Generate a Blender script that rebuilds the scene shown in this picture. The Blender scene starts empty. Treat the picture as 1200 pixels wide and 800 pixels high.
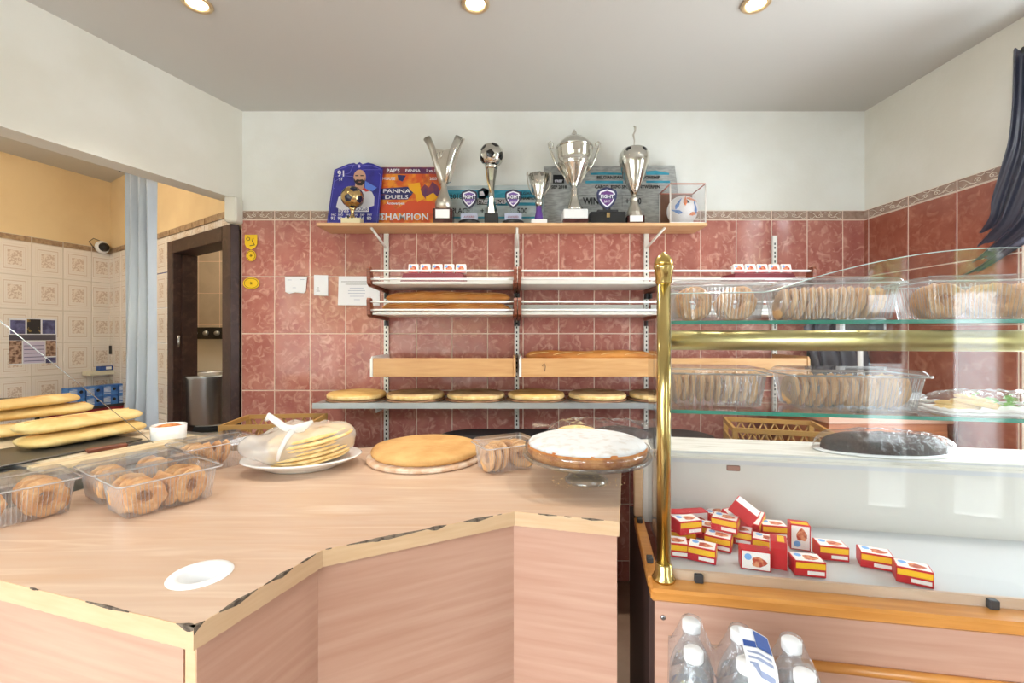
import bpy, bmesh, math, random
from mathutils import Vector, Matrix, noise
random.seed(7)
sc = bpy.context.scene
C = sc.collection
F = 533.3; CX = 600.0; CY = 393.0; H = 1.4          # focal length and horizon of the 1200x800 frame, eye height
# ------------------------------------------------------------------ camera
cd = bpy.data.cameras.new('camera'); cam = bpy.data.objects.new('camera', cd); C.objects.link(cam)
cd.sensor_width = 36; cd.lens = 16; cd.shift_y = -7/1200; cd.clip_start = .02
cam.location = (0, 0, H); cam.rotation_euler = (math.pi/2, 0, 0)
sc.camera = cam
# ------------------------------------------------------------------ sky, window portals, exposure
w = bpy.data.worlds.new('sky'); sc.world = w; w.use_nodes = True
bg = w.node_tree.nodes['Background']; bg.inputs[0].default_value = (.88, .94, 1, 1); bg.inputs[1].default_value = 10.5
sc.view_settings.view_transform = 'Standard'; sc.view_settings.look = 'None'
sc.view_settings.gamma = 1; sc.view_settings.use_curve_mapping = False
sc.view_settings.exposure = 0.58
def area(name, loc, rot, sx, sy, power, colr, portal=False):
    l = bpy.data.lights.new(name, 'AREA'); l.shape = 'RECTANGLE'; l.size = sx; l.size_y = sy; l.energy = power; l.color = colr
    if portal: l.cycles.is_portal = True
    o = bpy.data.objects.new(name, l); C.objects.link(o); o.location = loc; o.rotation_euler = rot
    return o
R90 = math.pi/2
area('window_portal_front', (-1.75, -1.13, 1.35), (-R90, 0, math.pi), 3.1, 2.1, 1, (1, 1, 1), True)
area('window_portal_front_small', (1.86, -1.13, 1.35), (-R90, 0, math.pi), .7, 2.1, 1, (1, 1, 1), True)
area('window_portal_side', (2.1, 1.4, 1.55), (R90, 0, R90), .8, 1.9, 1, (1, 1, 1), True)
# ------------------------------------------------------------------ helpers
def S(r, g, b):
    f = lambda c: (c/255/12.92 if c/255 <= .04045 else ((c/255+.055)/1.055)**2.4)
    return (f(r), f(g), f(b), 1)
def at(px, py, d): return Vector(((px-CX)/F*d, d, H+(CY-py)/F*d))       # a measured picture point at a known distance
def onz(px, py, z): return at(px, py, (H-z)*F/(py-CY))                  # ... on a known height
def nd(nt, t, **k):
    n = nt.nodes.new(t)
    for a, b in k.items(): setattr(n, a, b)
    return n
MATS = {}
def mat(name, colr, rough=.5, metal=0, col2=None, scale=8, stretch=(1, 1, 1), lo=.4, hi=.6, bump=0, bscale=40, rnd=False,
        detail=4, coat=0, spec=.5, trans=0, emit=None, estr=0, sub=0, col3=None, s3=3):
    if name in MATS: return MATS[name]
    m = bpy.data.materials.new(name); m.use_nodes = True; nt = m.node_tree; L = nt.links.new
    p = nt.nodes['Principled BSDF']
    p.inputs['Base Color'].default_value = colr; p.inputs['Roughness'].default_value = rough
    p.inputs['Metallic'].default_value = metal; p.inputs['Specular IOR Level'].default_value = spec
    p.inputs['Coat Weight'].default_value = coat; p.inputs['Coat Roughness'].default_value = .08
    if sub: p.inputs['Subsurface Weight'].default_value = sub; p.inputs['Subsurface Radius'].default_value = (.01, .006, .003)
    if emit: p.inputs['Emission Color'].default_value = emit; p.inputs['Emission Strength'].default_value = estr
    if col2 or bump:
        tc = nd(nt, 'ShaderNodeTexCoord'); mp = nd(nt, 'ShaderNodeMapping'); mp.inputs['Scale'].default_value = stretch
        src = tc.outputs['Object']
        if rnd:
            oi = nd(nt, 'ShaderNodeObjectInfo'); ad = nd(nt, 'ShaderNodeVectorMath', operation='MULTIPLY_ADD')
            cb = nd(nt, 'ShaderNodeCombineXYZ')
            for i in range(3): L(oi.outputs['Random'], cb.inputs[i])
            L(cb.outputs[0], ad.inputs[0]); ad.inputs[1].default_value = (37, 61, 23); L(src, ad.inputs[2]); src = ad.outputs[0]
        L(src, mp.inputs[0])
    if col2:
        nz = nd(nt, 'ShaderNodeTexNoise'); nz.inputs['Scale'].default_value = scale; nz.inputs['Detail'].default_value = detail
        L(mp.outputs[0], nz.inputs['Vector'])
        mr = nd(nt, 'ShaderNodeMapRange'); mr.inputs[1].default_value = lo; mr.inputs[2].default_value = hi
        L(nz.outputs['Fac'], mr.inputs[0])
        mx = nd(nt, 'ShaderNodeMix', data_type='RGBA'); mx.inputs[6].default_value = colr; mx.inputs[7].default_value = col2
        L(mr.outputs[0], mx.inputs[0]); out = mx.outputs[2]
        if col3:
            n3 = nd(nt, 'ShaderNodeTexNoise'); n3.inputs['Scale'].default_value = s3; n3.inputs['Detail'].default_value = 6
            n3.inputs['Distortion'].default_value = 1.2
            L(mp.outputs[0], n3.inputs['Vector'])
            m3 = nd(nt, 'ShaderNodeMapRange'); m3.inputs[1].default_value = .5; m3.inputs[2].default_value = .74
            L(n3.outputs['Fac'], m3.inputs[0])
            x3 = nd(nt, 'ShaderNodeMix', data_type='RGBA'); L(out, x3.inputs[6]); x3.inputs[7].default_value = col3
            L(m3.outputs[0], x3.inputs[0]); out = x3.outputs[2]
        L(out, p.inputs['Base Color'])
    if bump:
        nb = nd(nt, 'ShaderNodeTexNoise'); nb.inputs['Scale'].default_value = bscale; nb.inputs['Detail'].default_value = 4
        L(mp.outputs[0], nb.inputs['Vector'])
        bp = nd(nt, 'ShaderNodeBump'); bp.inputs['Strength'].default_value = bump; bp.inputs['Distance'].default_value = .01
        L(nb.outputs['Fac'], bp.inputs['Height']); L(bp.outputs[0], p.inputs['Normal'])
    MATS[name] = m; return m
def clear(name, tint, body=0.0, bodycol=(1, 1, 1, 1), f0=.04, rough=.02, wrinkle=0, wscale=20):
    """thin clear sheet: transparent, mirror by angle (Schlick) and a little milky body"""
    if name in MATS: return MATS[name]
    m = bpy.data.materials.new(name); m.use_nodes = True; nt = m.node_tree; L = nt.links.new
    nt.nodes.remove(nt.nodes['Principled BSDF']); out = nt.nodes['Material Output']
    t = nd(nt, 'ShaderNodeBsdfTransparent'); t.inputs[0].default_value = tint
    g = nd(nt, 'ShaderNodeBsdfGlossy'); g.inputs['Roughness'].default_value = rough
    lw = nd(nt, 'ShaderNodeLayerWeight'); lw.inputs[0].default_value = .5
    pw = nd(nt, 'ShaderNodeMath', operation='POWER'); pw.inputs[1].default_value = 5; L(lw.outputs['Facing'], pw.inputs[0])
    ma = nd(nt, 'ShaderNodeMath', operation='MULTIPLY_ADD'); ma.inputs[1].default_value = 1-f0; ma.inputs[2].default_value = f0
    L(pw.outputs[0], ma.inputs[0])
    base = t.outputs[0]
    if body:
        df = nd(nt, 'ShaderNodeBsdfDiffuse'); df.inputs[0].default_value = bodycol
        tl = nd(nt, 'ShaderNodeBsdfTranslucent'); tl.inputs[0].default_value = bodycol
        m0 = nd(nt, 'ShaderNodeMixShader'); m0.inputs[0].default_value = .5; L(df.outputs[0], m0.inputs[1]); L(tl.outputs[0], m0.inputs[2])
        m1 = nd(nt, 'ShaderNodeMixShader'); m1.inputs[0].default_value = body; L(base, m1.inputs[1]); L(m0.outputs[0], m1.inputs[2]); base = m1.outputs[0]
    m2 = nd(nt, 'ShaderNodeMixShader'); L(ma.outputs[0], m2.inputs[0]); L(base, m2.inputs[1]); L(g.outputs[0], m2.inputs[2])
    if wrinkle:
        tc = nd(nt, 'ShaderNodeTexCoord'); nb = nd(nt, 'ShaderNodeTexNoise'); nb.inputs['Scale'].default_value = wscale; nb.inputs['Detail'].default_value = 3
        nb.inputs['Distortion'].default_value = 1
        L(tc.outputs['Object'], nb.inputs['Vector']); bp = nd(nt, 'ShaderNodeBump'); bp.inputs['Strength'].default_value = wrinkle; bp.inputs['Distance'].default_value = .02
        L(nb.outputs['Fac'], bp.inputs['Height']); L(bp.outputs[0], g.inputs['Normal'])
    L(m2.outputs[0], out.inputs[0]); MATS[name] = m; return m

class MB:
    def __init__(s): s.v = []; s.f = []; s.sm = []
    def add(s, vs, fs, smooth=False, M=None):
        n = len(s.v); s.v += [(M @ Vector(v)) if M is not None else Vector(v) for v in vs]
        s.f += [[n+i for i in f] for f in fs]; s.sm += [smooth]*len(fs); return s
    def box(s, x0, x1, y0, y1, z0, z1, M=None):
        return s.add([(x0, y0, z0), (x1, y0, z0), (x1, y1, z0), (x0, y1, z0), (x0, y0, z1), (x1, y0, z1), (x1, y1, z1), (x0, y1, z1)],
                     [(0, 3, 2, 1), (4, 5, 6, 7), (0, 1, 5, 4), (1, 2, 6, 5), (2, 3, 7, 6), (3, 0, 4, 7)], False, M)
    def cbox(s, x0, x1, y0, y1, z0, z1, b=.003, M=None):
        bm = bmesh.new(); bmesh.ops.create_cube(bm, size=1)
        for v in bm.verts: v.co = Vector(((x0+x1)/2+v.co.x*(x1-x0), (y0+y1)/2+v.co.y*(y1-y0), (z0+z1)/2+v.co.z*(z1-z0)))
        bmesh.ops.bevel(bm, geom=bm.edges[:], offset=b, segments=1, affect='EDGES', profile=.5)
        bm.verts.index_update()
        s.add([v.co.copy() for v in bm.verts], [[v.index for v in f.verts] for f in bm.faces], False, M); bm.free(); return s
    def prism(s, poly, z0, z1, M=None, smooth=False):
        n = len(poly)
        vs = [(x, y, z0) for x, y in poly]+[(x, y, z1) for x, y in poly]
        s.add(vs, [list(range(n))[::-1], [n+i for i in range(n)]], False, M)
        k = len(s.v)-2*n
        for i in range(n):
            j = (i+1) % n; s.f.append([k+i, k+j, k+n+j, k+n+i]); s.sm.append(smooth)
        return s
    def vprism(s, poly, y0, y1, M=None):            # outline in x,z; thickness along y
        n = len(poly); k = len(s.v)
        vs = [(x, y0, z) for x, z in poly]+[(x, y1, z) for x, z in poly]
        s.add(vs, [list(range(n)), [n+i for i in range(n)][::-1]]+[[i, n+i, n+(i+1) % n, (i+1) % n] for i in range(n)], False, M); return s
    def lathe(s, prof, n=24, M=None, smooth=True, caps=True, fn=None):
        vs = []; fs = []
        for r, z in prof:
            for i in range(n):
                a = 2*math.pi*i/n; rr = r*(fn(a, z) if fn else 1); vs.append((rr*math.cos(a), rr*math.sin(a), z))
        for k in range(len(prof)-1):
            for i in range(n):
                j = (i+1) % n; fs.append((k*n+i, k*n+j, (k+1)*n+j, (k+1)*n+i))
        if caps:
            if prof[0][0] > 1e-5: fs.append(tuple(range(n))[::-1])
            if prof[-1][0] > 1e-5: fs.append(tuple((len(prof)-1)*n+i for i in range(n)))
        return s.add(vs, fs, smooth, M)
    def tube(s, pts, r, n=8, M=None, closed=False, caps=True):
        pts = [Vector(p) for p in pts]; m = len(pts); rr = r if isinstance(r, (list, tuple)) else [r]*m
        vs = []; fs = []; up = None
        for k in range(m):
            a = pts[k-1] if (k > 0 or closed) else pts[k]; b = pts[(k+1) % m] if (k < m-1 or closed) else pts[k]
            t = (b-a).normalized()
            if up is None:
                up = Vector((0, 0, 1)) if abs(t.z) < .9 else Vector((1, 0, 0))
            x = t.cross(up).normalized(); up = x.cross(t).normalized()
            for i in range(n):
                an = 2*math.pi*i/n; vs.append(pts[k]+(x*math.cos(an)+up*math.sin(an))*rr[k])
        for k in range(m if closed else m-1):
            q = (k+1) % m
            for i in range(n):
                j = (i+1) % n; fs.append((k*n+i, k*n+j, q*n+j, q*n+i))
        if caps and not closed: fs += [tuple(range(n))[::-1], tuple((m-1)*n+i for i in range(n))]
        return s.add(vs, fs, True, M)
    def grid(s, fn, nu, nv, closeu=False, M=None, smooth=True):
        vs = [fn(i/(nu if closeu else nu-1), j/(nv-1)) for j in range(nv) for i in range(nu)]; fs = []
        for j in range(nv-1):
            for i in range(nu if closeu else nu-1):
                q = (i+1) % nu; fs.append((j*nu+i, j*nu+q, (j+1)*nu+q, (j+1)*nu+i))
        return s.add(vs, fs, smooth, M)
    def sphere(s, r, seg=20, ring=12, M=None, fn=None):
        def p(u, v):
            th = math.pi*v; ph = 2*math.pi*u; d = Vector((math.sin(th)*math.cos(ph), math.sin(th)*math.sin(ph), math.cos(th)))
            return d*r*(fn(d) if fn else 1)
        return s.grid(p, seg, ring, True, M)
    def mesh(s, name):
        me = bpy.data.meshes.new(name); me.from_pydata([tuple(v) for v in s.v], [], s.f)
        me.polygons.foreach_set('use_smooth', s.sm); me.update(); return me
    def build(s, name, m, parent=None, world=False, recalc=True):
        if world and parent is not None:
            iv = MW[parent.name].inverted(); s.v = [iv @ v for v in s.v]
        me = s.mesh(name)
        if recalc:
            bm = bmesh.new(); bm.from_mesh(me); bmesh.ops.recalc_face_normals(bm, faces=bm.faces); bm.to_mesh(me); bm.free()
        return put(name, me, m, parent)
MW = {}
def put(name, me, m=None, parent=None, M=None):
    o = bpy.data.objects.new(name, me); C.objects.link(o)
    if m is not None and not me.materials: me.materials.append(m)
    if parent is not None: o.parent = parent
    if M is not None: o.matrix_local = M
    MW[o.name] = (MW[parent.name] if parent is not None and parent.name in MW else Matrix.Identity(4)) @ (M if M is not None else Matrix.Identity(4))
    return o
def tag(o, label, cat, group=None):
    o['label'] = label; o['category'] = cat
    if group: o['group'] = group
    return o
def root(name, label, cat, loc=(0, 0, 0), rz=0, group=None, M=None):
    o = bpy.data.objects.new(name, None); C.objects.link(o); o.empty_display_size = .05
    M = M if M is not None else Matrix.Translation(Vector(loc)) @ Matrix.Rotation(rz, 4, 'Z')
    o.matrix_world = M; MW[o.name] = M
    return tag(o, label, cat, group)
def struct(o): o['kind'] = 'structure'; return o
def T(x=0, y=0, z=0): return Matrix.Translation(Vector((x, y, z)))
def RX(a): return Matrix.Rotation(a, 4, 'X')
def RY(a): return Matrix.Rotation(a, 4, 'Y')
def RZ(a): return Matrix.Rotation(a, 4, 'Z')
def clone(o, label=None, M=None, group=None):
    r = o.copy(); C.objects.link(r)
    if M is not None: r.matrix_world = M; MW[r.name] = M
    if label: r['label'] = label
    if group: r['group'] = group
    for ch in list(o.children):
        c = ch.copy(); C.objects.link(c); c.parent = r
        for g in list(ch.children):
            d = g.copy(); C.objects.link(d); d.parent = c
    return r
def text(name, s, size, m, parent, M, bold=0, wid=1.0, align='CENTER'):
    cu = bpy.data.curves.new(name, 'FONT'); cu.body = s; cu.size = size; cu.align_x = align; cu.align_y = 'CENTER'; cu.offset = bold; cu.extrude = .0003
    cu.resolution_u = 2
    o = bpy.data.objects.new(name, cu); C.objects.link(o)
    bpy.context.view_layer.update()
    me = bpy.data.meshes.new_from_object(o.evaluated_get(bpy.context.evaluated_depsgraph_get()))
    bpy.data.objects.remove(o); me.name = name; me.materials.clear()
    me.transform(Matrix.Diagonal((wid, 1, 1, 1)))
    return put(name, me, m, parent, M)
FACE = RX(R90)                                        # lettering that faces the camera (-Y)
def uv2(th): return Vector((math.cos(th), -math.sin(th), 0)), Vector((math.sin(th), math.cos(th), 0))
def blob(x, y, z, sc_, seed): return noise.noise(Vector((x*sc_+seed, y*sc_-seed*.7, z*sc_+seed*1.3)))
# ------------------------------------------------------------------ materials
M_cream = mat('cream_plaster', S(228, 225, 214), .85, col2=S(222, 218, 205), scale=3, bump=.06, bscale=60)
M_wback = mat('white_plaster', S(236, 237, 232), .85, col2=S(231, 231, 224), scale=3, bump=.06, bscale=60)
M_ceil = mat('ceiling_paint', S(200, 198, 193), .85, bump=.03, bscale=50)
M_annex = mat('ochre_plaster', S(232, 208, 164), .85, col2=S(226, 200, 156), scale=3, bump=.05, bscale=60)
M_grout = mat('grout', S(240, 218, 202), .9)
M_tile = mat('terracotta_tile', S(188, 124, 112), .11, col2=S(170, 102, 92), scale=11, lo=.35, hi=.65, rnd=True, col3=S(218, 168, 152), s3=22, detail=8)
M_tileR = mat('rust_tile', S(164, 96, 76), .25, col2=S(148, 80, 62), scale=11, lo=.35, hi=.65, rnd=True, col3=S(184, 120, 96), s3=20, detail=8)
M_border = mat('border_tile', S(150, 120, 104), .35, col2=S(176, 150, 134), scale=40, lo=.35, hi=.65, rnd=True)
M_scroll = mat('border_scroll', S(236, 224, 208), .4)
M_wood = mat('beech_laminate', S(202, 174, 152), .32, col2=S(198, 163, 135), scale=3, stretch=(1.2, 14, 14), lo=.3, hi=.7, detail=8, col3=S(214, 190, 168), s3=2)
M_panel = mat('beech_panel', S(202, 161, 140), .45, col2=S(188, 143, 122), scale=3.2, stretch=(.9, .9, 16), lo=.3, hi=.7, detail=8)
M_edge = mat('beech_edge_band', S(216, 184, 148), .4, col2=S(206, 170, 132), scale=4, stretch=(2, 2, 20), lo=.3, hi=.7)
M_chip = mat('chipped_core', S(74, 62, 52), .9, col2=S(120, 106, 92), scale=80)
M_oak = mat('varnished_oak', S(214, 150, 78), .3, col2=S(196, 128, 58), scale=4, stretch=(1.5, 16, 16), lo=.3, hi=.7)
M_shelfw = mat('shelf_board', S(214, 172, 130), .5, col2=S(200, 156, 112), scale=4, stretch=(1.5, 16, 16), lo=.3, hi=.7)
M_binw = mat('bin_board', S(206, 160, 108), .45, col2=S(190, 140, 88), scale=4, stretch=(1.5, 16, 16), lo=.3, hi=.7)
M_redwood = mat('reddish_wood', S(128, 66, 40), .45, col2=S(104, 50, 30), scale=10, stretch=(3, 3, 12))
M_dark = mat('dark_brown_paint', S(66, 42, 36), .45, col2=S(54, 33, 28), scale=12, col3=S(84, 60, 52), s3=20)
M_white = mat('white_plastic', S(238, 238, 238), .35)
M_porc = mat('porcelain', S(244, 244, 242), .12, coat=.5)
M_whitem = mat('white_enamel', S(232, 230, 224), .3)
M_steel = mat('steel', S(186, 190, 194), .25, metal=1)
M_alu = mat('grey_metal', S(176, 180, 182), .4, metal=.7)
M_silver = mat('trophy_silver', S(222, 220, 212), .13, metal=1)
M_silver2 = mat('trophy_silver_matt', S(208, 202, 190), .32, metal=1, bump=.3, bscale=60)
M_gold = mat('polished_brass', S(208, 186, 122), .17, metal=1)
M_black = mat('black', S(24, 24, 26), .4)
M_charc = mat('charcoal', S(52, 52, 54), .5)
M_glass = clear('pane_glass', (.975, .985, .98, 1), f0=.035)
M_glassedge = mat('glass_edge', S(38, 130, 112), .15, spec=.8)
M_pet = clear('clear_plastic', (.96, .96, .97, 1), body=.06, f0=.06, rough=.05)
M_pettray = clear('clear_plastic_tray', (.96, .96, .97, 1), body=.10, f0=.07, rough=.06)
M_petrim = clear('clear_plastic_rim', (.95, .95, .97, 1), body=.34, f0=.10, rough=.08)
M_film = clear('cling_film', (.97, .97, .97, 1), body=.02, f0=.035, rough=.07, wrinkle=1.0, wscale=45)
M_bag = clear('milky_bag', (.95, .95, .95, 1), body=.42, f0=.06, rough=.2, wrinkle=.8, wscale=18)
M_bottle = clear('bottle_plastic', (.93, .96, .98, 1), body=.16, bodycol=(.86, .93, 1, 1), f0=.08, rough=.06)
M_cglass = clear('cake_stand_glass', (.86, .89, .9, 1), body=.05, f0=.10, rough=.03)
M_cookie = mat('biscuit', S(220, 166, 104), .7, col2=S(190, 128, 70), scale=22, lo=.3, hi=.7, rnd=True, bump=.35, bscale=120, col3=S(232, 190, 138), s3=40)
M_cookie2 = mat('pale_biscuit', S(224, 180, 128), .75, col2=S(198, 146, 94), scale=22, lo=.3, hi=.7, rnd=True, bump=.35, bscale=120)
M_bread = mat('yellow_flatbread', S(226, 190, 118), .75, col2=S(204, 156, 84), scale=14, lo=.35, hi=.7, rnd=True, bump=.25, bscale=90)
M_crumb = mat('pale_crust', S(238, 208, 150), .8, col2=S(224, 186, 120), scale=30, rnd=True, bump=.2, bscale=90)
M_round = mat('semolina_bread', S(214, 170, 108), .75, col2=S(196, 144, 82), scale=12, lo=.35, hi=.7, bump=.35, bscale=70)
M_bag2 = mat('baguette_crust', S(212, 146, 70), .55, col2=S(178, 104, 40), scale=16, lo=.3, hi=.7, stretch=(.5, 1, 1), rnd=True, bump=.2, bscale=60)
M_score = mat('baguette_score', S(240, 206, 146), .7, col2=S(226, 180, 112), scale=40)
M_board = mat('bread_board', S(150, 112, 84), .7, col2=S(126, 90, 66), scale=20)
M_paleboard = mat('floury_board', S(206, 168, 136), .7, col2=S(226, 206, 186), scale=26)
M_cake = mat('sponge_cake', S(198, 134, 72), .8, col2=S(168, 98, 44), scale=30, bump=.5, bscale=120)
M_sugar = mat('icing_sugar', S(212, 212, 213), .9, col2=S(190, 178, 166), scale=34, lo=.5, hi=.8, bump=.35, bscale=110)
M_choc = mat('dark_chocolate', S(58, 38, 32), .65, col2=S(34, 22, 20), scale=30, bump=.3, bscale=60)
M_curtl = mat('pale_blue_curtain', S(190, 197, 204), .8, col2=S(176, 184, 194), scale=6, stretch=(1, 1, .3))
M_curtr = mat('navy_satin', S(70, 72, 88), .32, spec=.7)
M_paper = mat('paper', S(232, 234, 240), .85)
M_ink = mat('ink', S(60, 62, 76), .8)
M_yel = mat('yellow_sticker', S(240, 196, 20), .5)
M_yel2 = mat('yellow_ink_line', S(96, 70, 10), .6)
M_red = mat('red_carton', S(196, 34, 42), .4)
M_cwhite = mat('carton_white', S(244, 236, 232), .45)
M_food = mat('carton_picture', S(176, 62, 40), .5, col2=S(226, 150, 110), scale=90, lo=.4, hi=.6, rnd=True)
M_blue = mat('carton_blue', S(120, 170, 226), .5)
M_cyel = mat('carton_yellow', S(240, 186, 30), .45)
M_maroon = mat('maroon_carton', S(120, 44, 56), .5)
M_crate = mat('tan_crate', S(176, 132, 70), .5)
M_navy = mat('navy_blue', S(36, 74, 150), .45)
M_purple = mat('purple', S(92, 54, 140), .4)
# ------------------------------------------------------------------ the room
struct(MB().box(-5.6, 2.6, -1.75, 4.6, -.1, 0).build('floor', mat('floor_tiles', S(150, 124, 104), .4, col2=S(130, 104, 86), scale=4)))
struct(MB().box(-5.6, 2.6, -1.25, 4.6, 2.68, 2.8).build('ceiling', M_ceil))
WB = struct(MB().box(-1.54, 2.3, 2.6, 2.72, 0, 2.68).build('wall_back', M_wback))
def wallbox(p, q, z0, z1, th):                                      # wall slab from p to q, thickness to the left of p->q
    p = Vector((p[0], p[1], 0)); q = Vector((q[0], q[1], 0)); d = (q-p).normalized(); n = Vector((-d.y, d.x, 0))*th
    return MB().prism([(a.x, a.y) for a in (p, q, q+n, p+n)], z0, z1)
RW0 = Vector((2.015, 2.6, 0)); RWd = Vector((.0525, -1, 0)).normalized()      # right wall runs towards the camera
WR = struct(wallbox(RW0+RWd*.775, RW0, 0, 2.68, -.12).build('wall_right', M_cream))
wr2 = RW0+RWd*3.72
wallbox(wr2, RW0+RWd*1.625, 0, 2.68, -.12).build('wall_beyond_window', M_cream, WR)
wallbox(RW0+RWd*1.625, RW0+RWd*.775, 0, .6, -.12).build('wall_below_window', M_cream, WR)
wallbox(RW0+RWd*1.625, RW0+RWd*.775, 2.5, 2.68, -.12).build('wall_above_window', M_cream, WR)
# left: a beam over a wide opening into the annex
LW0 = Vector((-1.54, 2.6, 0)); LWd = Vector((-.347, -.938, 0)).normalized()
lw1 = LW0+LWd*3.95
WL = struct(wallbox(lw1, LW0+LWd*-.0, 2.17, 2.68, .115).build('wall_left', M_cream))
FW0 = Vector((-3.36, 3.81, 0)); FWd = Vector((-.294, -.956, 0)).normalized(); fw1 = FW0+FWd*5.14
WF = struct(wallbox(fw1, FW0, 0, 2.68, .12).build('wall_annex', M_annex))
# wall with the kitchen door
D0 = Vector((-1.572, 2.59, 0)); Dd = Vector((-.8236, .5672, 0)).normalized(); Dn = Vector((.5672, .8236, 0)).normalized()
WD = struct(wallbox(FW0, D0+Dd*.90, 0, 2.68, .1).build('wall_door', M_annex))
wallbox(D0+Dd*.90, D0, 2.03, 2.68, .1).build('lintel', M_annex, WD)
# kitchen beyond
M_ktile = mat('kitchen_tile', S(196, 184, 166), .3, rnd=True, col2=S(186, 174, 156))
WK = struct(MB().box(-4.0, 2.4, 4.3, 4.42, 0, 2.68).build('wall_kitchen', M_grout))
struct(MB().box(-3.5, -3.36, 3.81, 4.42, 0, 2.68).build('wall_kitchen_side', M_ktile))
struct(MB().box(-.9, -.8, 2.72, 4.3, 0, 2.68).build('wall_kitchen_end', M_ktile))
# front wall (behind the camera) with the shop windows
WS = struct(MB().box(-5.3, 2.35, -1.22, -1.1, 0, .3).box(-5.3, 2.35, -1.22, -1.1, 2.4, 2.68).box(-5.3, -3.3, -1.22, -1.1, .3, 2.4)
            .box(-.2, 1.48, -1.22, -1.1, .3, 2.4).box(1.76, 1.90, -1.22, -1.1, .3, 2.4).box(2.21, 2.35, -1.22, -1.1, .3, 2.4).build('wall_front', M_cream))
def window(n, M, wd, h, mull=0):
    fr = MB(); b = .045
    fr.box(0, b, -.03, .03, 0, h).box(wd-b, wd, -.03, .03, 0, h).box(b, wd-b, -.03, .03, 0, b).box(b, wd-b, -.03, .03, h-b, h)
    for k in range(mull): x = wd*(k+1)/(mull+1); fr.box(x-.025, x+.025, -.03, .03, b, h-b)
    o = struct(fr.build('window_%d' % n, M_whitem)); o.matrix_world = M; MW[o.name] = M
    MB().box(b, wd-b, -.003, .003, b, h-b).build('pane', M_glass, o)
window(1, T(-3.3, -1.16, .3), 3.1, 2.1, 1); window(2, T(1.48, -1.16, .3), .28, 2.1); window(3, T(1.90, -1.16, .3), .31, 2.1)
pr = RW0+RWd*.775; wdir = math.atan2(RWd.y, RWd.x)
window(4, T(pr.x+.04, pr.y, .6) @ RZ(wdir), .85, 1.9)
# ------------------------------------------------------------------ wall tiles, each a piece of its wall
TM = {}
def tmesh(wd, h, t, m, g=.006):
    k = (round(wd, 3), round(h, 3), m.name)
    if k not in TM:
        me = MB().cbox(-wd/2+g/2, wd/2-g/2, -t, 0, -h/2+g/2, h/2-g/2, .0015).mesh('tile'); me.materials.append(m); TM[k] = me
    return TM[k]
def tiles(parent, O, dU, us, zs, m, t=.007, name='tile', skip=None):
    dU = Vector(dU).normalized(); Y = Vector((0, 0, 1)).cross(dU); out = []
    for i in range(len(us)-1):
        for j in range(len(zs)-1):
            if skip and skip((us[i]+us[i+1])/2, (zs[j]+zs[j+1])/2): continue
            c = Vector(O)+dU*((us[i]+us[i+1])/2)+Y*.004; c.z = (zs[j]+zs[j+1])/2
            Mx = Matrix(((dU.x, Y.x, 0, c.x), (dU.y, Y.y, 0, c.y), (0, 0, 1, c.z), (0, 0, 0, 1)))
            out.append(put(name, tmesh(us[i+1]-us[i], abs(zs[j+1]-zs[j]), t, m), None, parent, Mx))
    return out
sb = MB()                                               # scroll relief of a border tile
for sx in (-1, 1):
    sb.tube([(sx*(.012+.014*(1-k/14)*math.cos(k*.62)+.012), 0, -.004+.011*(1-k/16)*math.sin(k*.62)) for k in range(14)], .0016, 5)
    sb.tube([(sx*(.03+.062*k/10), 0, -.012+.026*(k/10)-.006*math.sin(k*.63)) for k in range(11)], .0016, 5)
    sb.tube([(sx*(.05+.04*k/8), 0, -.014+.006*math.sin(k*.8)) for k in range(9)], .0013, 5)
    sb.tube([(sx*(.002+.03*k/8), 0, .016-.006*math.sin(k*.5)) for k in range(9)], .0013, 5)
sb.box(-.099, .099, -.0015, .001, -.0255, -.0225); sb.box(-.099, .099, -.001, .001, .0225, .025)
scroll = sb.mesh('scroll_ornament'); scroll.materials.append(M_scroll)
PXM = F/2.6
xs = [-1.54]+[(322.5+41.5*k-600)/PXM for k in range(17)]+[2.013]
zt = [2.058-.3235*k for k in range(7)]+[0.0]
MB().box(-1.54, 2.015, 2.594, 2.6, 0, 2.112).build('grout', M_grout, WB)
tiles(WB, (0, 2.594, 0), (1, 0, 0), xs, zt[::-1], M_tile)
def border(parent, O, dU, us, z0, z1):
    for o in tiles(parent, O, dU, us, [z0, z1], M_border, name='border_tile'):
        wd = max(v.co.x for v in o.data.vertices)*2
        if wd > .15: put('scroll_ornament', scroll, None, o, T(0, -.008, 0) @ Matrix.Diagonal((wd/.2, 1, 1, 1)))
border(WB, (0, 2.594, 0), (1, 0, 0), xs, 2.058, 2.112)
us = [0, .035]+[.035+.242*k for k in range(1, 4)]+[.775]
wallbox(RW0+RWd*.775, RW0, 0, 2.112, .006).build('grout', M_grout, WR)
nr = Vector((-RWd.y, RWd.x, 0))*-.006
tiles(WR, RW0+nr, RWd, us, zt[::-1], M_tileR)
border(WR, RW0+nr, RWd, us, 2.058, 2.112)
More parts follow.
